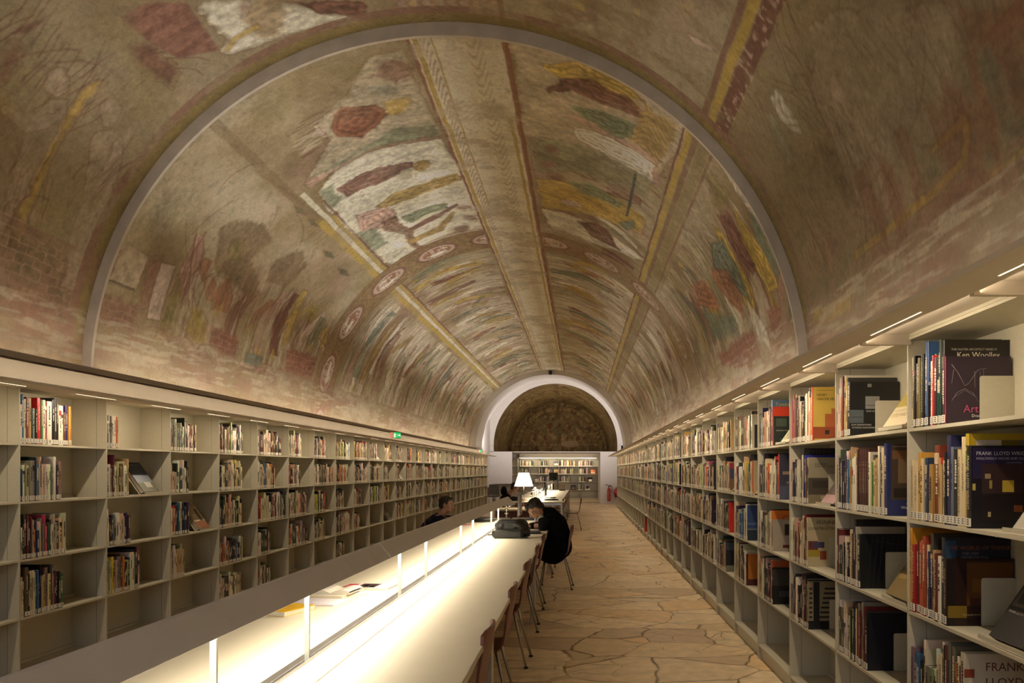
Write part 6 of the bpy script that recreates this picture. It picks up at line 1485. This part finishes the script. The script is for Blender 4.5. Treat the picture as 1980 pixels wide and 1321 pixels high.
for i in range(4):
    for r in range(4):
        pos = .012; L = rb.uniform(.5, .85)
        while pos < L:
            c = pick(); t_ = rb.uniform(.012, .035)
            sp = dict(cname=c, rgb=jit(c), t=t_, h=rb.uniform(.22, .33), d=.2, ink=ink_for(c), loc=(0, 38, 0))
            T = Matrix.Translation((-3.13, 38.26 - .92 * (i + 1) + pos + t_, BZ[r] + .0005)) @ Matrix.Rotation(math.pi, 4, 'Z')
            plain_book(rest, T, sp); pos += t_ + .001
o = rest.build('far_books', M['books']); tag(o, 'the many smaller books filling the more distant shelves', 'books', kind='stuff')
struct(MB().box(-3.08, .82, 38.36, 38.40, 2.09, 2.30).build('trim_5', M['canopy']))
t = empty('canopy', (0, 0, 0)); tag(t, 'short metal canopy over the back-wall bookcases of the end niche', 'canopy')
MB().box(-3.09, .81, 37.95, 38.33, 2.075, 2.09).build('soffit', M['canopy'], t); MB().box(-3.09, .81, 37.94, 37.955, 2.06, 2.10).build('front_edge', M['steel'], t)

def outward(x, r, c, kind, lab, lie=False):
    b = empty('book', (x, 38.36, BZ[r] + .001), 0); tag(b, lab, 'book', 'books facing outward in the end niche')
    T = Matrix.Rotation(-.3, 4, 'X'); mb = MB()
    mb.box(-.12, .12, -.012, -.009, 0, .25, srgb(*c), T=T); mb.box(-.12, .12, .009, .012, 0, .25, srgb(*c), T=T)
    for x0, x1, z0, z1, cc in kind: mb.box(x0, x1, -.0135, -.012, z0, z1, srgb(*cc), T=T)
    mb.build('cover', M['book'], b); MB().box(-.117, .117, -.009, .009, .003, .247, T=T).build('page_block', M['pages'], b)
outward(-1.27, 0, (90, 86, 80), [(-.1, .1, .05, .15, (200, 190, 170)), (-.1, .1, .15, .23, (60, 80, 110))], 'grey picture book facing out on the top shelf of the end niche')
outward(-1.25, 1, (190, 170, 130), [(-.08, .08, .05, .2, (160, 120, 80))], 'cream book facing out on the second shelf of the end niche')
outward(.55, 1, (196, 90, 60), [(-.1, .1, .04, .12, (214, 190, 160)), (-.1, .0, .14, .22, (214, 150, 60))], 'orange-red book facing out on the second shelf of the end niche')
outward(.40, 2, (60, 50, 44), [(-.06, .1, .03, .14, (226, 214, 190))], 'dark book with a white patch facing out on the third shelf of the end niche')
outward(-.42, 3, (40, 34, 30), [(-.08, .08, .05, .2, (120, 104, 90))], 'dark photo book facing out on the fourth shelf of the end niche')
outward(.28, 3, (196, 186, 170), [(-.07, .05, .06, .2, (60, 50, 44)), (-.02, .1, .1, .22, (120, 70, 50))], 'white and dark book facing out on the fourth shelf of the end niche')
outward(-2.2, 2, (170, 164, 150), [(-.1, .1, .1, .2, (200, 196, 186))], 'pale grey book facing out behind the lampshade in the end niche')

# information counter with a screen
t = empty('counter', (-.95, 31.2, 0)); tag(t, 'white counter with a raised front panel at the end of the farther table', 'counter')
MB().bev(-.34, .34, -.25, .3, 0, .76, .01, 'y').build('body', M['white'], t); MB().box(-.34, .34, -.28, -.25, .60, .97).build('front_panel', M['white'], t)
MB().box(-.29, .29, -.285, -.281, .66, .92).build('inset_panel', M['canopy'], t)
mo = monitor(-1.10, 30.05, ZT - .0, math.pi / 2 + .2, .34, .30, 'dark monitor on a tall stand near the end bookcases', lift=.36)
MB().tube([(-.03, 0, .0), (-.03, 0, .5)], .02, 10).build('pole', M['black'], mo)
t = empty('screen_board', (-.93, 29.95, 0)); tag(t, 'narrow dark panel standing beside the tall monitor', 'panel')
MB().bev(-.03, .03, -.03, .03, .02, 1.30, .006, 'z', 2).build('post', M['alu'], t); MB().box(-.15, .15, -.15, .15, 0, .02).build('base', M['alu'], t)

# grey trolley, bag
t = empty('trolley', (-3.25, 33.2, 0)); tag(t, 'grey steel frame trolley with a back board, before the white block', 'trolley')
for sx in (-.5, .47):
    for sy in (-.2, .2): MB().bev(sx, sx + .03, sy, sy + .03, .06, .92 if sy > 0 else .92, .004, 'z', 2).build('post', M['steel'], t)
mb = MB(); mb.box(-.5, .5, -.2, .23, .90, .92); mb.box(-.5, .5, -.2, .23, .40, .415); mb.box(-.5, .5, -.2, .23, .12, .135); mb.build('shelf', M['steel'], t)
MB().box(-.47, .47, .205, .215, .42, .90).build('back_board', M['canopy'], t)
for sx in (-.47, .47):
    for sy in (-.17, .2): MB().ball((sx, sy, .032), (.03, .012, .03), 8).build('caster', M['rubber'], t)
t = empty('backpack', (-3.2, 31.9, .44)); tag(t, 'black backpack on the red chair beside the grey trolley', 'bag')
mb = MB(); mb.ball((0, 0, .2), (.12, .16, .2)); mb.ball((.07, 0, .13), (.08, .12, .12)); remesh(mb.build('body', M['cloth'], t), .012, 3)
MB().tube([(-.08, .08, .36), (-.15, .09, .2), (-.1, .09, .04)], .012, 8).build('strap', M['cloth'], t)
# coat over a grey chair back
t = empty('office_chair', (-3.55, 31.3, 0)); tag(t, 'grey upholstered office chair in front of the steel trolley', 'chair')
MB().bev(-.2, .2, -.03, .03, .5, .92, .05, 'y', 5).build('backrest', M['alu'], t); MB().bev(-.22, .22, -.45, .0, .42, .49, .03, 'y', 4).build('seat', M['alu'], t)
MB().tube([(0, -.2, .1), (0, -.2, .42)], .03, 12).build('column', M['steel'], t)
for i in range(5):
    a = i * 2 * math.pi / 5 + .3; MB().tube([(0, -.2, .11), (.26 * math.cos(a), -.2 + .26 * math.sin(a), .05)], .018, 8).build('leg', M['steel'], t)

# fire extinguisher and hose reel on the white block
RED_ = (1, 1, 1)
t = empty('fire_extinguisher', (1.20, 34.40, .12)); tag(t, 'red fire extinguisher hanging on the white wall block', 'fire extinguisher')
def redmat(): return M['redp']
M['redp'] = mat('red_paint', (.42, .025, .02), .35, var=.05)
MB().lathe([(0, 0), (.06, .005), (.075, .03), (.075, .50), (.06, .56), (.025, .60), (.022, .64), (0, .64)], 24).build('cylinder', M['redp'], t)
mb = MB(); mb.tube([(0, 0, .63), (0, 0, .69)], .02, 10); mb.tube([(0, 0, .68), (-.16, -.02, .74)], .013, 8); mb.tube([(0, 0, .65), (.11, -.02, .66)], .012, 8); mb.build('handle', M['black'], t)
MB().tube([(.0, -.02, .66), (.10, -.03, .70), (.15, -.03, .60), (.12, -.06, .40)], .012, 8).build('hose', M['rubber'], t)
mb = MB()
for i, (a, b_) in enumerate(((.38, .44), (.28, .34), (.18, .24), (.10, .14))): mb.tube([(-.03, -.0735, a), (.0, -.0765, b_), (.03, -.0735, a)], .006, 5, (.8, .76, .7))
mb.build('printed_label', M['paper'], t)
MB().box(-.04, .04, .07, .1, .3, .5).build('wall_bracket', M['steel'], t)
t = empty('hose_reel', (1.66, 34.38, .50)); tag(t, 'red fire hose reel on the wall, half behind the bookcases', 'hose reel')
RX = Matrix.Rotation(math.pi / 2, 4, 'X')
MB().lathe([(0, -.05), (.25, -.05), (.25, -.035), (.06, -.035), (.06, .035), (.25, .035), (.25, .05), (0, .05)], 32, T=RX).build('drum', M['redp'], t)
for i in range(3):
    MB().tube([(.2 * math.cos(a), -.02 + .018 * i, .2 * math.sin(a)) for a in [k * math.pi / 14 for k in range(29)]], .013, 8).build('hose', M['rubber'], t)
mb = MB(); mb.tube([(-.2, -.05, -.02), (-.17, -.06, -.26)], .015, 8); mb.build('nozzle', M['rubber'], t)

# emergency exit signs on the canopies
def exit_sign(x, y, z, s_, rz, label):
    t = empty('exit_sign', (x, y, z), rz); tag(t, label, 'sign')
    MB().box(-.03 * s_, .03 * s_, -.15 * s_, .15 * s_, -.075 * s_, .075 * s_).build('housing', M['black'], t)
    mb = MB(); X = -.031 * s_
    # lit faces: green with white running figure and arrow, on the side facing the viewer
    mb.box(-.03 * s_, .03 * s_, -.154 * s_, -.15 * s_, -.07 * s_, .07 * s_, (.85, .12, .10))
    for q in (-1, 1):
        a, b_ = (.031 * s_, .033 * s_) if q > 0 else (-.033 * s_, -.031 * s_)
        mb.box(a, b_, -.145 * s_, .145 * s_, -.07 * s_, .07 * s_, (.02, .45, .10))
        a, b_ = (.033 * s_, .035 * s_) if q > 0 else (-.035 * s_, -.033 * s_)
        W1 = (.9, .95, .9)
        mb.box(a, b_, .02 * s_, .10 * s_, -.008 * s_, .008 * s_, W1); mb.prism([(.10 * s_, -.03 * s_), (.135 * s_, 0), (.10 * s_, .03 * s_)], a, b_, 'x', W1)
        mb.box(a, b_, -.09 * s_, -.05 * s_, -.015 * s_, .025 * s_, W1); mb.box(a, b_, -.08 * s_, -.06 * s_, .03 * s_, .05 * s_, W1)
        mb.box(a, b_, -.12 * s_, -.09 * s_, -.005 * s_, .008 * s_, W1); mb.box(a, b_, -.05 * s_, -.015 * s_, .008 * s_, .02 * s_, W1); mb.box(a, b_, -.10 * s_, -.075 * s_, -.06 * s_, -.015 * s_, W1); mb.box(a, b_, -.065 * s_, -.02 * s_, -.05 * s_, -.035 * s_, W1)
    f = mb.build('lit_face', M['sign'], t)
    return t
nt = M['sign'].node_tree; bs = nt.nodes['Principled BSDF']; at_ = [n_ for n_ in nt.nodes if n_.type == 'ATTRIBUTE'][0]
nt.links.new(at_.outputs['Color'], bs.inputs['Emission Color']); bs.inputs['Emission Strength'].default_value = .9
exit_sign(-3.50, 14.6, 2.155, .75, -.5, 'green and white running-figure exit sign on the cream canopy behind the tables')
exit_sign(-3.55, 27.0, 2.16, .6, -.5, 'small distant exit sign at the end of the cream canopy')
t = empty('projector', (CX, Y_END - .06, 5.13)); tag(t, 'small dark box fixed at the crown of the white arch', 'projector')
MB().bev(-.06, .06, -.09, .045, -.07, .07, .01, 'y', 2).build('housing', M['black'], t); MB().tube([(0, -.088, 0), (0, -.11, 0)], .03, 14).build('lens', M['leather'], t)
struct(MB().box(CX + 2.35, CX + 2.44, Y_END - .02, Y_END + .005, 3.95, 4.03).build('trim_6', M['canopy']))
